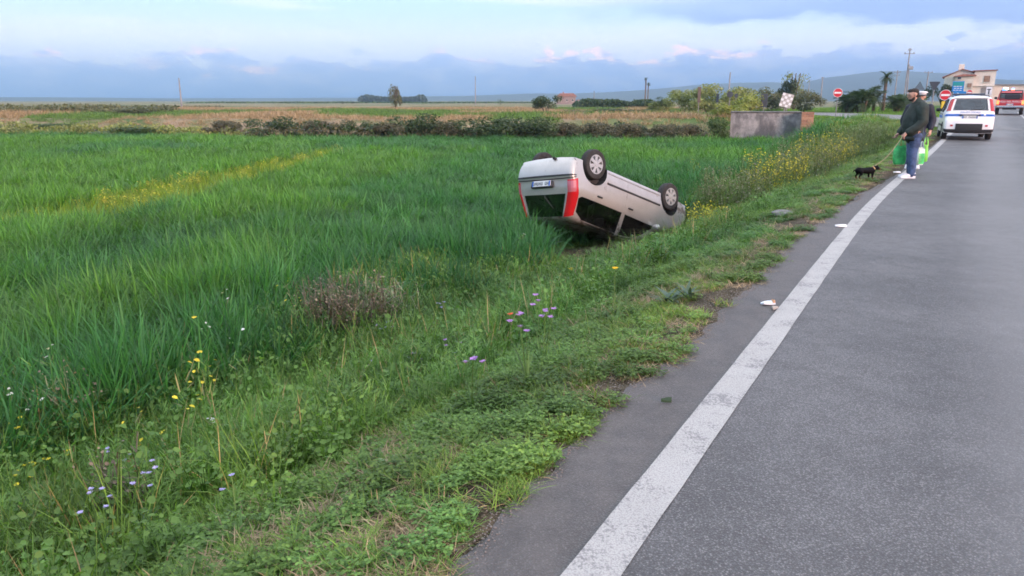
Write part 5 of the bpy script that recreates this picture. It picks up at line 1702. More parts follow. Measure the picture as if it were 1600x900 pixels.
for lab, px, Y, tp, w_, n_, ms in (
        ('brownish weed thicket along the wheat, next to the front of the overturned car', 1150, 19.0, 258, 1.9, 170, (M_GREENW, M_GREYW)),
        ('yellow flowering weeds in the middle of the verge thicket', 1215, 22.0, 228, 2.0, 170, (M_GREENW, M_YW)),
        ('grey seeding weeds behind the yellow flowering ones', 1262, 25.0, 208, 2.1, 170, (M_GREENW, M_GREYW)),
        ('bright yellow flowering weeds in front of the concrete tank', 1290, 29.0, 204, 2.6, 200, (M_GREENW, M_YW)),
        ('pale feathery weeds right of the bright yellow ones', 1335, 31.0, 192, 2.3, 180, (M_GREENW, M_PALEW)),
        ('far end of the grey weed thicket near the side road', 1362, 35.0, 188, 2.2, 160, (M_GREENW, M_PALEW)),
        ('low yellowish weeds at the nose of the overturned car', 1105, 17.2, 318, 1.2, 60, (M_GREENW, M_YW))):
    weed_clump('tall_weeds', lab, px, 260, Y, tp, w_, n_, ms, 'weed thicket along the verge', .42, .030)
# broad grey-green leaves
def broad_plant(label, px, py, n_, ln, wd, col):
    g = gnd(px, py); e = thing('broadleaf_plant', label, 'plant', (g.x, g.y, tz(g.x, g.y)), 0, 'broad leaved plants on the verge')
    m_ = leaf_mat('glaucous_leaf', col, tuple(c * 1.3 for c in col), .15)
    for i in range(n_):
        L = Leaves(); L.ribbon((random.uniform(-.02, .02) * n_ / 5, random.uniform(-.02, .02) * n_ / 5, .03), 6.28 * i / n_ + random.uniform(-.3, .3), random.uniform(.5, 1.0), ln * random.uniform(.7, 1.1), wd, random.uniform(.3, .8), 5, tipw=.1)
        link('leaf', L.mesh('leaf', m_), e)
broad_plant('glaucous grey green leafy plant near the asphalt edge', 1040, 478, 16, .20, .035, (.060, .100, .066))
broad_plant('low grey green plant with one large pale leaf on the near verge', 612, 738, 4, .085, .05, (.13, .22, .115))
broad_plant('glaucous leafy plant right behind the larger one near the asphalt', 1075, 470, 13, .17, .03, (.060, .100, .066))

# ------------------------------------------------------------------ concrete tank, signs, poles
def concrete_mat():
    m = bpy.data.materials.new('stained_concrete'); m.use_nodes = True; t = NT(m.node_tree)
    b = t.n('ShaderNodeBsdfPrincipled'); o = t.n('ShaderNodeOutputMaterial'); t.t.links.new(b.outputs[0], o.inputs[0])
    P = t.n('ShaderNodeTexCoord').outputs['Object']
    mp = t.n('ShaderNodeMapping'); t.t.links.new(P, mp.inputs[0]); mp.inputs['Scale'].default_value = (.9, .9, .45)
    runs = t.noise(mp.outputs[0], 1.0, 5, .6); n2 = t.noise(P, 3.5, 5, .6); blot = t.noise(P, 1.3, 4, .6)
    c = t.mix(t.ss(n2, .35, .65), (.24, .235, .235), (.34, .33, .325))
    c = t.mix(t.mul(t.ss(runs, .46, .62), .8), c, (.075, .075, .080))
    c = t.mix(t.mul(t.ss(blot, .56, .62), .6), c, (.10, .10, .105))
    t.put(b.inputs['Base Color'], c); b.inputs['Roughness'].default_value = .95
    return m
ta, tb_ = atY(1143, 170, 49.5), atY(1254, 170, 48.2)
tank_l = math.hypot(tb_.x - ta.x, tb_.y - ta.y)
tyaw = math.atan2(tb_.y - ta.y, tb_.x - ta.x)
tzb = tz((ta.x + tb_.x) / 2, 49) - .2
toph = atY(1200, 176.5, 48.8).z
tank = thing('concrete_tank', 'old grey concrete tank with dark stains at the field edge', 'tank', (ta.x, ta.y, tzb), tyaw)
Ht = toph - tzb
M_CONC = concrete_mat()
tw = 2.6
w = MB(); 
for c_, s_ in (((tank_l / 2, .10, Ht / 2), (tank_l, .2, Ht)), ((tank_l / 2, tw - .10, Ht / 2), (tank_l, .2, Ht)), ((.10, tw / 2, Ht / 2), (.2, tw - .4, Ht)), ((tank_l - .10, tw / 2, Ht / 2), (.2, tw - .4, Ht))): w.box(c_, s_)
w.build('wall', M_CONC, tank)
MB().box((tank_l / 2, tw / 2, Ht + .04), (tank_l + .10, tw + .10, .08), bev=.02).build('coping', mat('dark_coping', (.10, .098, .095), .95, var=.3, vscale=4), tank)
p0 = atY(1263, 170, 47.6)
pil = thing('brick_pillar', 'orange brick pillar standing against the end of the concrete tank', 'pillar', (p0.x, p0.y, tz(p0.x, p0.y) - .1), tyaw)
M_BRK = [mat('orange_brick_%d' % i, c_, .9, var=.15, vscale=8) for i, c_ in enumerate(((.36, .20, .125), (.40, .235, .15), (.31, .17, .11)))]
hp = atY(1263, 174.5, 47.6).z - pil.location.z
ncr = int(hp / .16)
MB().box((0, 0, ncr * .08), (.60, .60, ncr * .16 - .01)).build('mortar', mat('mortar', (.26, .23, .20), .95), pil)
for r_ in range(ncr):
    for k in range(2):
        off = (k - .5) * .36
        sz = (.345, .70, .15) if r_ % 2 == 0 else (.70, .345, .15)
        MB().box((off if r_ % 2 == 0 else 0, 0 if r_ % 2 == 0 else off, .08 + r_ * .16), sz, bev=.012).build('brick', M_BRK[(r_ * 2 + k * 5) % 3], pil)

M_SIGNR = mat('sign_red', (.55, .022, .035), .4)
M_SIGNW = mat('sign_white', (.75, .75, .76), .4)
M_SIGNB = mat('sign_blue', (.015, .20, .52), .4)
M_SIGNG = mat('sign_teal', (.02, .26, .27), .4)
M_SIGNK = mat('sign_back', (.055, .062, .075), .5, .2)
M_SIGNY = mat('marker_yellow', (.72, .48, .02), .5)
M_POST = mat('sign_post', (.22, .23, .24), .5, .4)
def sign_root(name, label, px, Y, group=None, yaw=0.0):
    q = spot(px, Y)
    b = math.atan2(q.x, q.y)
    return thing(name, label, 'road sign', q, -b + yaw, group), q
def post(e, h, r=.03): MB().tube([(0, .04, -.1), (0, .04, h)], r, 8).build('post', M_POST, e)
def zrel(px, py, Y, q): return atY(px, py, Y).z - q.z
def no_entry(label, px, py, Y, dia, yellow=False):
    e, q = sign_root('no_entry_sign', label, px, Y, 'no entry signs')
    h = zrel(px, py, Y, q)
    post(e, h + dia * .3)
    MB().lathe([(.001, -.01), (dia * .47, -.01), (dia / 2, -.004), (dia / 2, .012), (.001, .012)], 28, 'y', c=(0, 0, h)).build('disc', M_SIGNR, e)
    MB().lathe([(dia * .46, -.014), (dia * .50, -.014), (dia * .50, -.008)], 28, 'y', c=(0, 0, h)).build('border', M_SIGNW, e)
    MB().box((0, -.016, h), (dia * .74, .006, dia * .19)).build('white_bar', M_SIGNW, e)
    if yellow:
        MB().box((-.02, -.02, zrel(px, 164, Y, q)), (.27, .06, .42), bev=.05).build('yellow_marker', M_SIGNY, e)
        MB().box((-.02, -.055, zrel(px, 164, Y, q)), (.17, .012, .26), bev=.005).build('marker_face', mat('marker_pale', (.75, .55, .08), .5), e)
    return e
no_entry('red no entry sign beside the low palms, left of the two men', 1308, 145, 54, .62)
no_entry('red no entry sign with yellow marker below, just above the police car', 1476, 148.5, 46, .62, True)
no_entry('small distant no entry sign in front of the cream house', 1513, 144.5, 92, .62)
# blue direction board and keep-right sign
e, q = sign_root('direction_sign', 'blue and green direction sign board above the police car roof', 1494, 50)
z0, z1 = zrel(1494, 143, 50, q), zrel(1494, 127, 50, q)
for sg in (-1, 1): MB().tube([(sg * .25, .05, -.1), (sg * .25, .05, z1)], .03, 8).build('post', M_POST, e)
MB().box((0, 0, (z0 + z1) / 2), (.66, .03, z1 - z0), bev=.01).build('board', M_SIGNB, e)
MB().box((0, -.018, z1 - .17), (.60, .008, .26)).build('green_panel', M_SIGNG, e)
tx = MB()
for k in range(3):
    for i in range(3): tx.box((-.19 + i * .17 + .03 * (k % 2), -.020, z0 + .08 + k * .12), (.13, .006, .035))
tag(tx.build('lettering', M_SIGNW, e), kind='stuff')
e, q = sign_root('keep_right_sign', 'blue sign with white diagonal arrow under the direction board', 1498, 49)
zc = zrel(1498, 148, 49, q)
post(e, zc)
MB().box((0, 0, zc), (.70, .03, .42), bev=.02).build('plate', M_SIGNB, e)
ar = MB(); M_ = Matrix.Rotation(RAD(38), 3, 'Y')
ar.box((0, -.022, zc), (.34, .008, .075), rot=M_)
tip = Vector((.24 * math.cos(RAD(38)), -.022, -.24 * math.sin(RAD(38)) + zc))
for s1 in (RAD(38 + 150), RAD(38 - 150)):
    ctr = tip + Vector((math.cos(s1) * .10, 0, -math.sin(s1) * .10)); ar.box(ctr, (.22, .010, .07), rot=Matrix.Rotation(s1, 3, 'Y'))
ar.build('arrow', M_SIGNW, e)
# white plate with dark symbol by the house corner
e, q = sign_root('white_sign', 'small white sign with dark symbol at the corner of the cream house', 1543, 62)
zc = zrel(1543, 142, 62, q); post(e, zc)
MB().box((0, 0, zc), (.40, .03, .62), bev=.01).build('plate', M_SIGNW, e)
sy = MB(); sy.box((.0, -.018, zc - .06), (.09, .006, .38)); sy.box((.0, -.019, zc + .12), (.26, .006, .08)); tag(sy.build('symbol', M_SIGNK, e), kind='stuff')
# backs of triangular signs
def tri_back(label, px, py, Y, s_, rot, m=M_SIGNK):
    e, q = sign_root('triangular_sign', label, px, Y, 'triangular signs')
    zc = zrel(px, py, Y, q)
    post(e, zc + .2, .04)
    P = []
    for k in range(3):
        a = RAD(90 + 120 * k + rot)
        for d_ in (-.09, .09): P.append((s_ * math.cos(a + d_), zc + s_ * math.sin(a + d_)))
    MB().prism(P, -.012, .012).build('plate', m, e)
    MB().box((0, .02, zc), (s_ * 1.0, .025, .04)).build('bracket', M_POST, e)
tri_back('grey blue triangular sign just above the two men', 1434, 136, 66, .44, 0, mat('sign_back_blue', (.10, .14, .18), .5))
tri_back('dark triangular sign on a grey post between the men and the police car', 1457, 132.5, 54, .37, 60)
# dark sign backs seen among the pale shrubs
for lab, px, py, w_, h_, Y, rnd in (('brown weathered marker post rising from the pale shrubs', 1092, 148, .26, 1.3, 66, 0), ('narrow dark sign back left of the round ones in the shrubs', 1121, 153, .22, .7, 64, 0), ('round dark sign back among the pale shrubs', 1140, 147.5, .50, .5, 63, 1), ('smaller round dark sign back beside the large one', 1150, 149.5, .34, .34, 65, 1), ('upright dark rectangular sign back in front of the brown shrubs', 1194, 157, .50, 1.0, 60, 0)):
    e, q = sign_root('sign_back', lab, px, Y, 'signs seen from behind'); zc = zrel(px, py, Y, q); post(e, zc)
    mm_ = M_SIGNK if px > 1100 else mat('rusty_brown', (.13, .10, .085), .9)
    if rnd: MB().lathe([(.001, -.012), (w_ / 2, -.012), (w_ / 2, .012), (.001, .012)], 22, 'y', c=(0, 0, zc)).build('disc', mm_, e)
    else: MB().box((0, 0, zc), (w_, .03, h_), bev=.01).build('plate', mm_, e)
    MB().box((0, .025, zc), (w_ * .8, .02, .05)).build('bracket', M_POST, e)
# leaning chevron board
e, q = sign_root('chevron_board', 'leaning grey and white chequered board on top of the concrete tank', 1229, 56)
zc = zrel(1229, 157, 56, q)
brd = MB().box((0, 0, 0), (.80, .04, .98), bev=.01).build('board', mat('faded_board', (.42, .39, .38), .7, var=.2), e); brd.location = (0, 0, zc); brd.rotation_euler = (0, RAD(14), 0)
for r_ in range(5):
    for k in range(4):
        if (r_ + k) % 2 == 0:
            o = MB().box((-.30 + k * .2, -.024, -.38 + r_ * .19), (.19, .008, .17)).build('panel', M_SIGNW, brd)
MB().tube([(-.12, .05, -.1), (-.06, .05, zc)], .04, 8).build('post', M_POST, e); MB().tube([(.12, .05, -.1), (.0, .05, zc)], .03, 8).build('brace', M_POST, e)

M_WOODP = mat('weathered_pole', (.24, .24, .25), .9, var=.2, vscale=2)
def pole(label, px, top_py, Y, r=.11, arms=(), lean=0.0, box=None, twin=False):
    q = spot(px, Y); h = atY(px, top_py, Y).z - q.z
    e = thing('utility_pole', label, 'utility pole', q, -math.atan2(q.x, q.y), 'utility poles')
    MB().tube([(0, 0, -.3), (lean * h * .5, 0, h * .5), (lean * h, 0, h)], [r * 1.25, r, r * .75], 8).build('mast', M_WOODP, e)
    if twin: MB().tube([(.45, .2, -.3), (.16, .1, h * .72)], [r, r * .8], 8).build('prop', M_WOODP, e)
    for z_, w_ in arms:
        a_ = MB().box((lean * (h - z_), 0, h - z_), (w_, .10, .10), bev=.01).build('crossarm', M_WOODP, e)
        for sg in (-1, 0, 1):
            if sg or True: MB().lathe([(.03, .04), (.06, .10), (.05, .20), (.02, .24)], 8, 'z', c=(lean * (h - z_) + sg * w_ * .42, 0, h - z_)).build('insulator', mat('insulator', (.25, .2, .18), .4), a_)
    if box:
        MB().box((.45 + lean * (h - box), 0, h - box), (.75, .5, .55), bev=.05).build('transformer', mat('transformer_grey', (.28, .29, .31), .6), e)
pole('tallest utility pole with crossarm and transformer behind the palms', 1412, 75, 130, .11, ((.9, 1.6), (.35, .5)), 0, 3.2, True)
pole('slim utility pole just left of the tallest pole', 1397, 110, 180, .13, ((.4, 1.4), (1.1, 1.1)))
pole('utility pole with short crossarm behind the men and signs', 1445, 112, 150, .13, ((.15, 1.5),))
pole('bare utility pole standing alone between the shrubs and the palms', 1282, 120, 200, .16, ((.3, .8),))
pole('faint short pole far off beside the brown shrubs', 1262, 124, 300, .15, ((.3, 1.4),))
pole('bare pole rising behind the pale green shrubs', 1138, 113, 180, .16)
pole('lone bare pole in the middle of the dry plain', 743, 119, 250, .14)
pole('lone slightly leaning pole far across the field at the edge of the plain', 283, 122, 150, .13)
pole('thin far pole behind the orchard', 928, 142, 320, .16)

# ------------------------------------------------------------------ houses
M_CREAM = mat('cream_plaster', (.62, .575, .51), .9, var=.10, vscale=.8)
M_TILE = mat('roof_tiles', (.28, .115, .085), .9, var=.25, vscale=3)
M_BROWNF = mat('brown_shutter', (.20, .12, .085), .8)
M_PANE = mat('dark_pane', (.04, .05, .06), .1, coat=.4)
def win(e, x, z, w_, h_, y=0.0, shutter=False):
    o = MB().box((x, y - .01, z), (w_, .10, h_)).build('window', M_BROWNF if shutter else M_CREAM, e)
    MB().box((x, y - .055, z), (w_ * .82, .03, h_ * .84)).build('pane', M_PANE if not shutter else mat('shutter_slats', (.27, .17, .12), .8, var=.2), o)
    MB().box((x, y - .08, z - h_ / 2 - .05), (w_ * 1.15, .16, .07)).build('sill', M_CREAM, o)
YH = 108
qa, qb = atY(1471, 157, YH), atY(1548, 157, YH)
hz_ = tz(qb.x, qb.y)
house = thing('cream_house', 'cream two storey house with stepped tiled roof and brown shutters', 'house', (qa.x, qa.y, hz_ - .2), RAD(-30))
LW = 77 * .0785
zt = lambda py, px=1510: atY(px, py, YH).z - hz_ + .2
# higher gabled block on one side, a flat-topped block on the other
pa = lambda px: (px - 1471) * .0785
g = [(0, 0), (pa(1516), 0), (pa(1516), zt(115)), (pa(1497), zt(109)), (0, zt(121))]
MB().prism(g, .4, 8).build('wall', M_CREAM, house)
g2 = [(pa(1516) + .005, 0), (LW, 0), (LW, zt(111.5)), (pa(1516) + .005, zt(112.5))]
MB().prism(g2, 0, 7).build('wall', M_CREAM, house)
g3 = [(pa(1488), 0), (pa(1516), 0), (pa(1516), zt(120)), (pa(1488), zt(120.5))]
MB().prism(g3, -.9, .39).build('wall', M_CREAM, house)
r_ = MB(); r_.prism([(-.3, zt(121.3)), (pa(1497), zt(108.9)), (pa(1497), zt(107.9)), (-.3, zt(120.3))], .1, 8.3)
r_.prism([(pa(1497) + .002, zt(108.9)), (pa(1518), zt(114.3)), (pa(1518), zt(113.3)), (pa(1497) + .002, zt(107.9))], .1, 8.3)
rf = r_.build('roof', M_TILE, house)
MB().box((pa(1495), 3, zt(106)), (.7, .7, 1.1), bev=.05).build('chimney', M_CREAM, rf)
MB().prism([(pa(1485), zt(120.6)), (pa(1519), zt(119.6)), (pa(1519), zt(117.6)), (pa(1499), zt(116.6)), (pa(1485), zt(119.8))], -1.2, .39).build('porch_roof', M_TILE, house)
MB().prism([(pa(1510), zt(112.2)), (LW + .15, zt(111.2)), (LW + .15, zt(110)), (pa(1514), zt(110.8))], -.25, 7.2).build('parapet_tiles', M_TILE, house)
win(house, pa(1535.5), zt(124), .72, .80, 0, True)
win(house, pa(1510.5), zt(134), .52, .55, -.9, True)
win(house, pa(1494), zt(122.5), .5, .4, -.9)
MB().box((pa(1534), -.02, zt(147)), (.75, .08, 1.7)).build('door', mat('grey_door', (.22, .21, .20), .7), house)
MB().box((pa(1533), -.12, zt(134.8)), (2.9, .25, .06)).build('canopy', M_CREAM, house)
# long low building with grey doors
qc, qd = atY(1549.5, 157, YH + 2), atY(1665, 157, YH - 3)
low = thing('low_building', 'long low cream building with flat roof and grey doors behind the pickup', 'building', (qc.x, qc.y, tz(qc.x, qc.y) - .2), RAD(-30))
LL = 11.0; hl = zt(133.5)
MB().box((LL / 2, 3, hl / 2), (LL, 6, hl)).build('wall', M_CREAM, low)
MB().box((LL / 2, 3, hl + .09), (LL + .4, 6.4, .18)).build('flat_roof', mat('grey_roof_edge', (.20, .20, .21), .8), low)
for k, xx in enumerate((1.75, 5.3, 8.8)):
    d_ = MB().box((xx, -.03, 1.25), (1.25, .08, 2.3)).build('door', mat('grey_shutter_door', (.17, .17, .175), .7, var=.1), low)
    for i in range(6): MB().box((xx, -.085, .35 + i * .36), (1.2, .03, .05)).build('rail', M_STEEL, d_)
lq = atY(1571, 138.5, 100)
lamp = thing('floodlight', 'lit white floodlight above the roof line of the low building', 'lamp', (lq.x, lq.y, tz(lq.x, lq.y)))
lh_ = lq.z - lamp.location.z
MB().tube([(0, .1, -.1), (0, .1, lh_)], .05, 8).build('post', M_STEEL, lamp)
MB().box((0, 0, lh_), (.62, .18, .34), bev=.05).build('housing', M_STEEL, lamp)
MB().box((0, -.10, lh_), (.56, .03, .28), bev=.01).build('lens', mat('lit_lens', (.9, .9, .85), .3, emit=(1, .95, .85), estr=5), lamp)
# far red-roofed farmhouse
q = spot(885, 300)
fh = thing('farmhouse', 'distant farmhouse with orange roof behind the orchard', 'house', q, 0)
MB().box((0, 3, 1.4), (7.2, 6, 2.9)).build('wall', mat('pinkish_plaster', (.24, .19, .175), .9), fh)
rf = MB().prism([(-4.0, 2.9), (4.2, 2.9), (2.6, 4.2), (-2.2, 4.2)], -.4, 6.4).build('roof', mat('orange_tiles', (.25, .13, .10), .9, var=.2), fh)
MB().box((-1.2, 1, 4.4), (.4, .4, .7)).build('chimney', M_TILE, rf)
for xx in (-2.3, .2, 2.4): win(fh, xx, 1.5, .7, 1.0)
MB().box((7.5, 4, .9), (6, 4, 1.8)).build('outbuilding', mat('pale_wall', (.26, .21, .19), .9), fh)

# ------------------------------------------------------------------ trees and shrubs
def crown_mesh(name, m, n, R3, leaf, lobes=9, seed=1, hollow=.35, bottom=-.8, asp=.75):
    """leaf faces spread through several overlapping lobes, with gaps between"""
    rr = np.random.default_rng(seed)
    lc = rr.normal(0, .48, (lobes, 3)); lc[:, 2] = rr.uniform(-.55, .65, lobes)
    lr = rr.uniform(.32, .58, lobes)
    k = rr.integers(0, lobes, n)
    d = rr.normal(0, 1, (n, 3)); d /= np.linalg.norm(d, axis=1)[:, None]
    p = lc[k] + d * (lr[k] * (hollow + (1 - hollow) * rr.random(n) ** .5))[:, None]
    keep_ = (p[:, 2] > bottom)
    p, d = p[keep_], d[keep_]; n = len(p)
    p = p * np.array(R3)
    nn = d + rr.normal(0, .55, (n, 3)); nn /= np.linalg.norm(nn, axis=1)[:, None]
    a = np.cross(nn, rr.normal(0, 1, (n, 3))); a /= np.linalg.norm(a, axis=1)[:, None] + 1e-9
    b = np.cross(nn, a)
    s_ = leaf * rr.uniform(.6, 1.3, n)[:, None]
    v = np.stack([p - a * s_, p + b * s_ * asp * .6 + nn * s_ * .12, p + a * s_, p - b * s_ * asp * .6 + nn * s_ * .12], 1).reshape(-1, 3)
    f = np.arange(n * 4).reshape(n, 4)
    me = raw_mesh(name, v, f, m)
    return me
M_BUSHD = leaf_mat('dark_shrub_leaf', (.026, .052, .018), (.055, .090, .032), .25)
M_BUSHM = leaf_mat('green_shrub_leaf', (.040, .080, .022), (.075, .125, .035), .25)
M_BUSHP = leaf_mat('pale_shrub_leaf', (.16, .19, .065), (.26, .28, .10), .3)
M_BUSHY = leaf_mat('yellow_green_leaf', (.20, .23, .05), (.30, .32, .08), .3)
M_BUSHO = leaf_mat('olive_brown_leaf', (.085, .098, .052), (.14, .15, .08), .25)
M_BUSHB = leaf_mat('bramble_brown', (.058, .060, .034), (.115, .108, .062), .2)
M_PINE = leaf_mat('cypress_leaf', (.014, .030, .013), (.026, .050, .020), .1)
M_GROVE = leaf_mat('far_grove_leaf', (.022, .040, .022), (.04, .06, .03), .1)
M_BARK = mat('bark', (.11, .085, .065), .95, var=.3, vscale=5)
def stems(e, h, n_, r, spread, name='trunk', z0=-.2):
    mb = MB()
    for i in range(n_):
        a = 6.28 * i / n_ + random.uniform(-.4, .4); sp_ = spread * random.uniform(.5, 1) if n_ > 1 else spread * .2
        mb.tube([(0.02 * i, 0, z0), (sp_ * .4 * math.cos(a), sp_ * .4 * math.sin(a), h * .45), (sp_ * math.cos(a), sp_ * math.sin(a), h)], [r, r * .75, r * .3], 6)
    mb.build(name, M_BARK, e)
BUSH = {}
def bush(name, label, cat, px, Y, top_py, wpx, kind, group, dz=0.0, n_=1500, sq=1.0, leafpx=1.5, stem=True, dens=1.0):
    q = spot(px, Y); k = Y / 1164 * 1.03
    h = (atY(px, top_py, Y).z - q.z); w_ = wpx * k
    m, seed = kind
    key = (m.name, seed)
    if key not in BUSH: BUSH[key] = crown_mesh('foliage', m, int(2600 * dens), (.5, .5, .5), .038, 12, seed)
    e = thing(name, label, cat, (q.x, q.y, q.z + dz), 0, group)
    c = link('foliage', BUSH[key], e)
    c.location = (0, 0, h * .50); c.scale = (w_ * .95, w_ * .8 * sq, h * 1.02); c.rotation_euler = (0, 0, random.choice((0, math.pi)) + random.uniform(-.3, .3))
    if stem: stems(e, h * .55, 4, .035, w_ * .3, 'stem')
    return e
gS = 'shrubs along the far edge of the field'
# (px, Y, top, width, kind)
D, Mm, Bb, Oo = (M_BUSHD, 1), (M_BUSHM, 2), (M_BUSHB, 3), (M_BUSHO, 4)
D2, M2, B2 = (M_BUSHD, 5), (M_BUSHM, 6), (M_BUSHB, 7)
rows = [(215, 57, 196, 120, Mm, 'low green shrub at the far edge of the field, below the leaning pole'), (60, 60, 193, 70, M2, 'small green shrub near the far left end of the field edge'),
        (345, 57, 187, 50, Bb, 'small brown shrub on the field edge right of the leaning pole'), (430, 55, 181, 70, D, 'dark shrub at the left end of the long dark thicket'),
        (490, 54, 186, 60, Bb, 'brownish shrub between two dark ones in the left thicket'), (555, 54, 187, 45, D2, 'small dark shrub below the bare pale tree, left side'),
        (600, 53, 189, 60, Bb, 'brown bramble directly below the bare pale tree'), (655, 53, 176, 75, D, 'tall dark shrub in the middle of the far field edge'),
        (708, 53, 188, 50, B2, 'brown bramble right of the tall dark shrub'), (765, 52, 179, 90, D2, 'wide dark shrub below the lone bare pole'),
        (832, 52, 182, 80, D, 'dark rounded shrub directly behind the overturned car'), (885, 52, 190, 50, Bb, 'brown bramble behind the car and left of the dry reeds'),
        (930, 52, 191, 60, B2, 'low brown bramble below the distant farmhouse'), (985, 51, 190, 60, Bb, 'dark brown bramble below the twin palms'),
        (1035, 51, 192, 55, B2, 'brown bramble left of the shrub that touches the tank'), (1082, 50, 192, 45, Bb, 'last brown bramble before the green shrub at the tank'),
        (1125, 49.5, 183, 42, M2, 'green shrub touching the left end of the concrete tank')]
for px, Y, tp, wp, kd, lab in rows: bush('shrub', lab, 'shrub', px, Y, tp, wp, kd, gS)
gB = 'shrubs on the plain behind the field'
for px, Y, tp, wp, kd, lab in ((560, 82, 176, 110, D, 'dark hedge-like shrub behind the field edge, left of the pale tree'), (632, 84, 173, 55, M2, 'green shrub at the foot of the bare pale tree'), (500, 78, 179, 80, D2, 'low dark shrub left of the hedge-like one on the plain'),
        (735, 80, 179, 60, D2, 'small dark shrub on the plain below the lone pole'), (800, 76, 176, 60, M2, 'green shrub on the plain left of the dark round tree'), (965, 72, 169, 90, D, 'wide dark shrub on the plain below the orchard'), (910, 76, 177, 60, Mm, 'low green shrub on the plain below the farmhouse'),
        (205, 75, 165, 70, Oo, 'olive brown shrub patch behind the far left field edge'), (165, 80, 172, 80, (M_BUSHP, 8), 'pale shrub patch far left behind the field'), (1090, 60, 180, 50, (M_BUSHP, 8), 'pale shrub directly behind the brambles beside the tank')):
    bush('shrub', lab, 'shrub', px, Y, tp, wp, kd, gB)
gT = 'pale shrubs around the junction'
for px, Y, tp, wp, kd, lab in ((1068, 78, 140, 56, (M_BUSHP, 8), 'pale green tall shrub at the left of the junction shrubs'), (1105, 74, 132, 66, (M_BUSHP, 9), 'tallest pale green shrub behind the round dark signs'), (1150, 72, 136, 60, (M_BUSHP, 8), 'pale shrub behind the two round dark signs'),
        (1170, 60, 144, 56, (M_BUSHY, 10), 'yellow green shrub in front of the pale ones, left of the dark board'), (1135, 57, 160, 60, (M_BUSHY, 11), 'low yellow green shrub above the tank left end'), (1205, 75, 136, 50, Oo, 'olive brown shrub left of the dark tree'), (1255, 72, 141, 58, (M_BUSHO, 12), 'olive brown shrub right of the leaning chequered board'), (1030, 90, 160, 60, (M_BUSHP, 9), 'pale low shrub beside the small dark round tree')):
    bush('shrub', lab, 'shrub', px, Y, tp, wp, kd, gT)

def tree(name, label, px, Y, top_py, wpx, m, seed, trunk_frac=.25, n_=1800, sparse=False, limbs=5, leaf=.045):
    q = spot(px, Y); k = Y / 1164 * 1.03
    h = atY(px, top_py, Y).z - q.z; w_ = wpx * k
    e = thing(name, label, 'tree', q)
    ch = h * (1 - trunk_frac)
    me = crown_mesh('crown', m, n_, (.5, .5, .5), leaf, 10, seed, .15 if sparse else .35)
    c = link('crown', me, e); c.location = (0, 0, h * trunk_frac + ch * .47); c.scale = (w_, w_ * .9, ch * 1.02)
    stems(e, h * (trunk_frac + (1 - trunk_frac) * (.85 if sparse else .4)), limbs, max(.05, h * .022), w_ * .33)
    return e
tree('bare_tree', 'tall pale thin tree standing alone on the plain', 618, 110, 127, 17, M_BUSHO, 21, .04, 1300, True, 5, .05)
tree('round_tree', 'dark round tree on the plain behind the overturned car', 852, 80, 147, 36, M_BUSHD, 22, .22, 2600, False, 5)
tree('round_tree', 'small dark tree with short trunks left of the pale shrubs', 1040, 88, 152, 26, M_BUSHD, 23, .3, 1800, False, 3)
tree('dark_tree', 'dark bushy tree behind the leaning chequered board', 1227, 82, 121, 30, M_PINE, 24, .18, 2600, False, 4)
tree('pale_tree', 'pale wispy tree rising behind the dark bushy tree', 1240, 86, 108, 30, M_BUSHP, 25, .35, 420, True, 6, .05)
tree('dark_tree', 'dark tree beside the cream house behind the blue sign', 1474, 86, 128, 36, M_PINE, 26, .12, 2400, False, 4)
tree('small_tree', 'single small green tree on the horizon right of the lone pole', 782, 260, 154, 8, M_BUSHM, 27, .1, 500)
tree('small_tree', 'tiny dark tree on the far left horizon', 110, 320, 160, 10, M_GROVE, 28, .1, 400)
tree('small_tree', 'tiny dark tree on the horizon left of the far grove', 535, 320, 157, 12, M_GROVE, 29, .1, 400)
tree('small_tree', 'second tiny dark tree on the horizon beside the far grove', 550, 320, 156, 7, M_GROVE, 30, .1, 400)
bush('hedge', 'green hedge behind the two men at the junction', 'hedge', 1418, 76, 146, 70, M2, None, stem=False)

# far wood and orchard: single masses
def mass(name, label, cat, x0, x1, Y, top, base_dz, m, n_, seed, leaf=.16, dep=8):
    rr = np.random.default_rng(seed); k = Y / 1164 * 1.03
    a, b = spot(x0, Y), spot(x1, Y)
    h = atY((x0 + x1) / 2, top, Y).z - a.z
    xs = rr.uniform(a.x, b.x, n_); ys = Y + rr.uniform(-dep / 2, dep / 2, n_)
    env = .38 + .62 * vnoise(xs, ys * 0, k * 16, seed) + .30 * (vnoise(xs, ys * 0, k * 3.5, seed + 1) - .5)
    ends = np.minimum(1, np.minimum((xs - a.x), (b.x - xs)) / (k * 6) + .35)
    zs = a.z + h * env * ends * rr.random(n_) ** .6
    p = np.stack([xs, ys, zs], -1)
    nn = rr.normal(0, 1, (n_, 3)); nn /= np.linalg.norm(nn, axis=1)[:, None]
    u = np.cross(nn, rr.normal(0, 1, (n_, 3))); u /= np.linalg.norm(u, axis=1)[:, None]; v_ = np.cross(nn, u)
    s_ = leaf * rr.uniform(.6, 1.4, n_)[:, None]
    vv = np.stack([p - u * s_, p + v_ * s_ * .7, p + u * s_, p - v_ * s_ * .7], 1).reshape(-1, 3)
    me = raw_mesh(name, vv, np.arange(n_ * 4).reshape(n_, 4), m)
    return tag(link(name, me), label, cat, kind='stuff')
mass('bramble_bank', 'tangled dark bramble bank along the far edge of the wheat field', 'brambles', 395, 1142, 53.5, 191, 0, M_BUSHD, 9000, 13, .11, 2.0)
mass('dry_bank', 'tangled brown stems mixed into the bramble bank', 'brambles', 380, 1140, 52.8, 194, 0, M_BUSHB, 9000, 14, .10, 2.0)
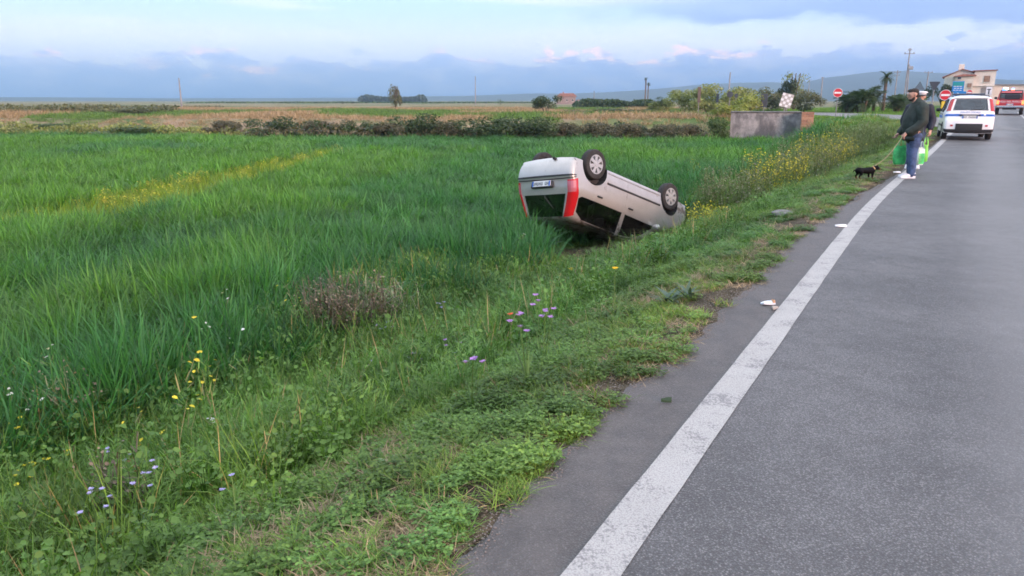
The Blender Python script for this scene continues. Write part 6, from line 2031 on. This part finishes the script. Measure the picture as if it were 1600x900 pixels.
mass('field_margin', 'low pale green growth along the far left edge of the field', 'weeds', -90, 400, 57.5, 192, 0, M_BUSHP, 7000, 15, .10, 2.5)
mass('reed_bank', 'olive and tan reeds standing behind the far left field edge', 'reeds', -90, 250, 82, 163, 0, M_BUSHO, 12000, 17, .15, 10)
mass('far_wood', 'far dark wood on the horizon behind the pale thin tree', 'wood', 566, 664, 700, 148.5, 0, M_GROVE, 5000, 3, 1.3, 40)
mass('orchard', 'low dark green orchard in front of the far farmhouse', 'orchard', 898, 1040, 165, 154.5, 0, M_BUSHD, 9000, 4, .22, 14)
mass('far_treeline', 'thin line of far bushes along the horizon of the plain', 'bushes', 300, 860, 420, 160.0, 0, M_BUSHM, 5000, 5, .7, 20)
mass('far_scrub', 'pale scrub along the far left horizon', 'scrub', -80, 330, 170, 167.5, 0, M_BUSHO, 7000, 6, .35, 16)

# dry grass on the plain and along the bank
DG = protos('dry_grass', [grass_tuft(26, .35, .55, .03, M_STRAW, .0) for _ in range(3)] + [grass_tuft(26, .35, .5, .03, M_GRASS, 0) for _ in range(2)])
n = 26000
dx_, dy_ = sample(n, (-85, 26), (50, 128))
s_, t_ = xy2st(dx_, dy_)
fe = far_edge(dx_, dy_)
dn = vnoise(dx_, dy_, 9, 81) * .6 + vnoise(dx_, dy_, 3, 82) * .4
k = (fe > .8) & in_view(dx_, dy_, 4) & (-t_ > 13) & (dn > .36 - .2 * (dx_ < -12))
# keep the side road clear
pr = np.array(pts); 
d2 = np.full(len(dx_), 1e9)
for a in pr[::2]: d2 = np.minimum(d2, np.hypot(dx_ - a[0], dy_ - a[1]))
k &= d2 > 4.2
dx_, dy_, dn = dx_[k], dy_[k], dn[k]; n = len(dx_)
grn = vnoise(dx_, dy_, 12, 83)
pick = np.where(grn > .56, rng.integers(3, 5, n), rng.integers(0, 3, n))
hs = rng.uniform(.6, 1.35, n) * (.6 + .6 * dn) * (.55 + .45 * sstep(far_edge(dx_, dy_), 3, 14))
scatter('dry_grass', np.stack([dx_, dy_, terrain(dx_, dy_)], -1), rng.uniform(0, 6.28, n), np.stack([hs * 1.3, hs * 1.3, hs], -1), pick, rng.uniform(.75, 1.15, (n, 1)) * np.array([[1.02, .92, .86]]), DG, 'dry tan grass covering the plain behind the wheat field', 'grass')
# short mown grass around the junction
MG = protos('mown_grass', [grass_tuft(40, .35, .14, .02, M_GRASS, .2) for _ in range(3)])
n = 9000
mx_, my_ = sample(n, (14, 50), (38, 100))
s_, t_ = xy2st(mx_, my_)
d2 = np.full(n, 1e9)
for a, w_ in zip(pr[::1], ws): d2 = np.minimum(d2, np.hypot(mx_ - a[0], my_ - a[1]) - w_ / 2)
k = (d2 > .4) & (t_ < -1.3) & (-t_ < 22) & in_view(mx_, my_) & (far_edge(mx_, my_) > 1)
mx_, my_ = mx_[k], my_[k]; n = len(mx_)
scatter('mown_grass', np.stack([mx_, my_, terrain(mx_, my_)], -1), rng.uniform(0, 6.28, n), rng.uniform(.8, 1.6, (n, 1)) * np.ones((1, 3)), rng.integers(0, 3, n), rng.uniform(.8, 1.2, (n, 1)) * np.array([[1.15, 1.05, .8]]), MG, 'short green grass on the island at the road junction', 'grass')

# palms ------------------------------------------------------------------
M_FROND = leaf_mat('palm_frond', (.030, .060, .022), (.060, .095, .036), .2)
M_PTRUNK = mat('palm_trunk', (.13, .095, .07), .95, var=.35, vscale=7, bump=.6, bscale=12)
def frond_mesh(seed):
    rr = random.Random(seed); L = Leaves()
    n_ = 16
    for i in range(n_):
        f = i / (n_ - 1); z = .42 * math.sin(f * 1.9) ; x_ = f
        z = .55 * f - .75 * f * f
        ll = .34 * math.sin(math.pi * (.12 + .86 * f)) + .05
        for sg in (1, -1):
            L.ribbon((x_ * .95, 0, z), sg * (1.25 - .5 * f), 1.25 + rr.uniform(-.2, .2), ll, .05, .5, 2)
    for i in range(8):
        f = i / 8; L.ribbon((f * .95, 0, .55 * f - .75 * f * f), 0, 1.1 + .5 * f, .135, .03, 0, 1, tipw=.8)
    return L.mesh('frond', M_FROND)
FR_ = [frond_mesh(i) for i in range(3)]
def palm(label, px, Y, top_py, wpx, group, trunks=1, nf=26, base_py=None):
    q = spot(px, Y); k = Y / 1164 * 1.03
    h = atY(px, top_py, Y).z - q.z; fl = wpx * k * .5
    e = thing('palm_tree', label, 'palm', q, random.uniform(0, 6), group)
    for tnum in range(trunks):
        a = 6.28 * tnum / max(1, trunks) + .4; off = (fl * .35 if trunks > 1 else 0)
        hh = (h - fl * .35) * (1 if trunks == 1 else random.uniform(.45, .85))
        r_ = .10 if trunks > 1 else max(.13, h * .025)
        b = (off * math.cos(a), off * math.sin(a), hh)
        MB().tube([(b[0] * .3, b[1] * .3, -.1), (b[0] * .7, b[1] * .7, hh * .5), b], [r_ * 1.25, r_, r_ * 1.1], 8).build('trunk', M_PTRUNK, e)
        for i in range(nf // trunks + (5 if trunks > 1 else 0)):
            o = link('frond', FR_[i % 3], e)
            o.location = b; u = random.random()
            o.rotation_euler = (random.uniform(-.3, .3), RAD(55 - 105 * u), random.uniform(0, 6.28)); s_ = fl * random.uniform(.8, 1.1) * (1.0 if trunks == 1 else 1.15); o.scale = (s_, s_, s_)
    return e
gp = 'palms at the junction'
palm('tall palm with thick crown, right of the low palm clump', 1381, 72, 116, 26, gp, 1, 30)
palm('low clumped palm beside the no entry sign', 1328, 68, 140, 40, gp, 4, 40)
palm('low clumped palm in the middle of the palm group', 1347, 66, 136, 44, gp, 4, 44)
palm('medium palm leaning against the tall palm', 1366, 70, 129, 36, gp, 2, 36)
palm('low palm clump just behind the man in the green jacket', 1402, 70, 143, 34, gp, 3, 34)
palm('taller of two far slender palms on the horizon', 1008, 250, 122, 8, 'far palms', 1, 22)
palm('shorter of two far slender palms on the horizon', 1012, 240, 130, 8, 'far palms', 1, 22)

# ------------------------------------------------------------------ haze over the plain
hzm = bpy.data.materials.new('haze'); hzm.use_nodes = True
t = NT(hzm.node_tree)
pv = t.n('ShaderNodeVolumePrincipled'); pv.inputs['Density'].default_value = 4.8e-4; pv.inputs['Color'].default_value = (.60, .80, 1.0, 1); pv.inputs['Anisotropy'].default_value = .75
o = t.n('ShaderNodeOutputMaterial'); t.t.links.new(pv.outputs[0], o.inputs['Volume'])
HZ = MB().box((25, 1500, 62), (5850, 5100, 134)).build('haze', hzm)
tag(HZ, 'pale blue haze over the whole plain', 'haze', kind='stuff')
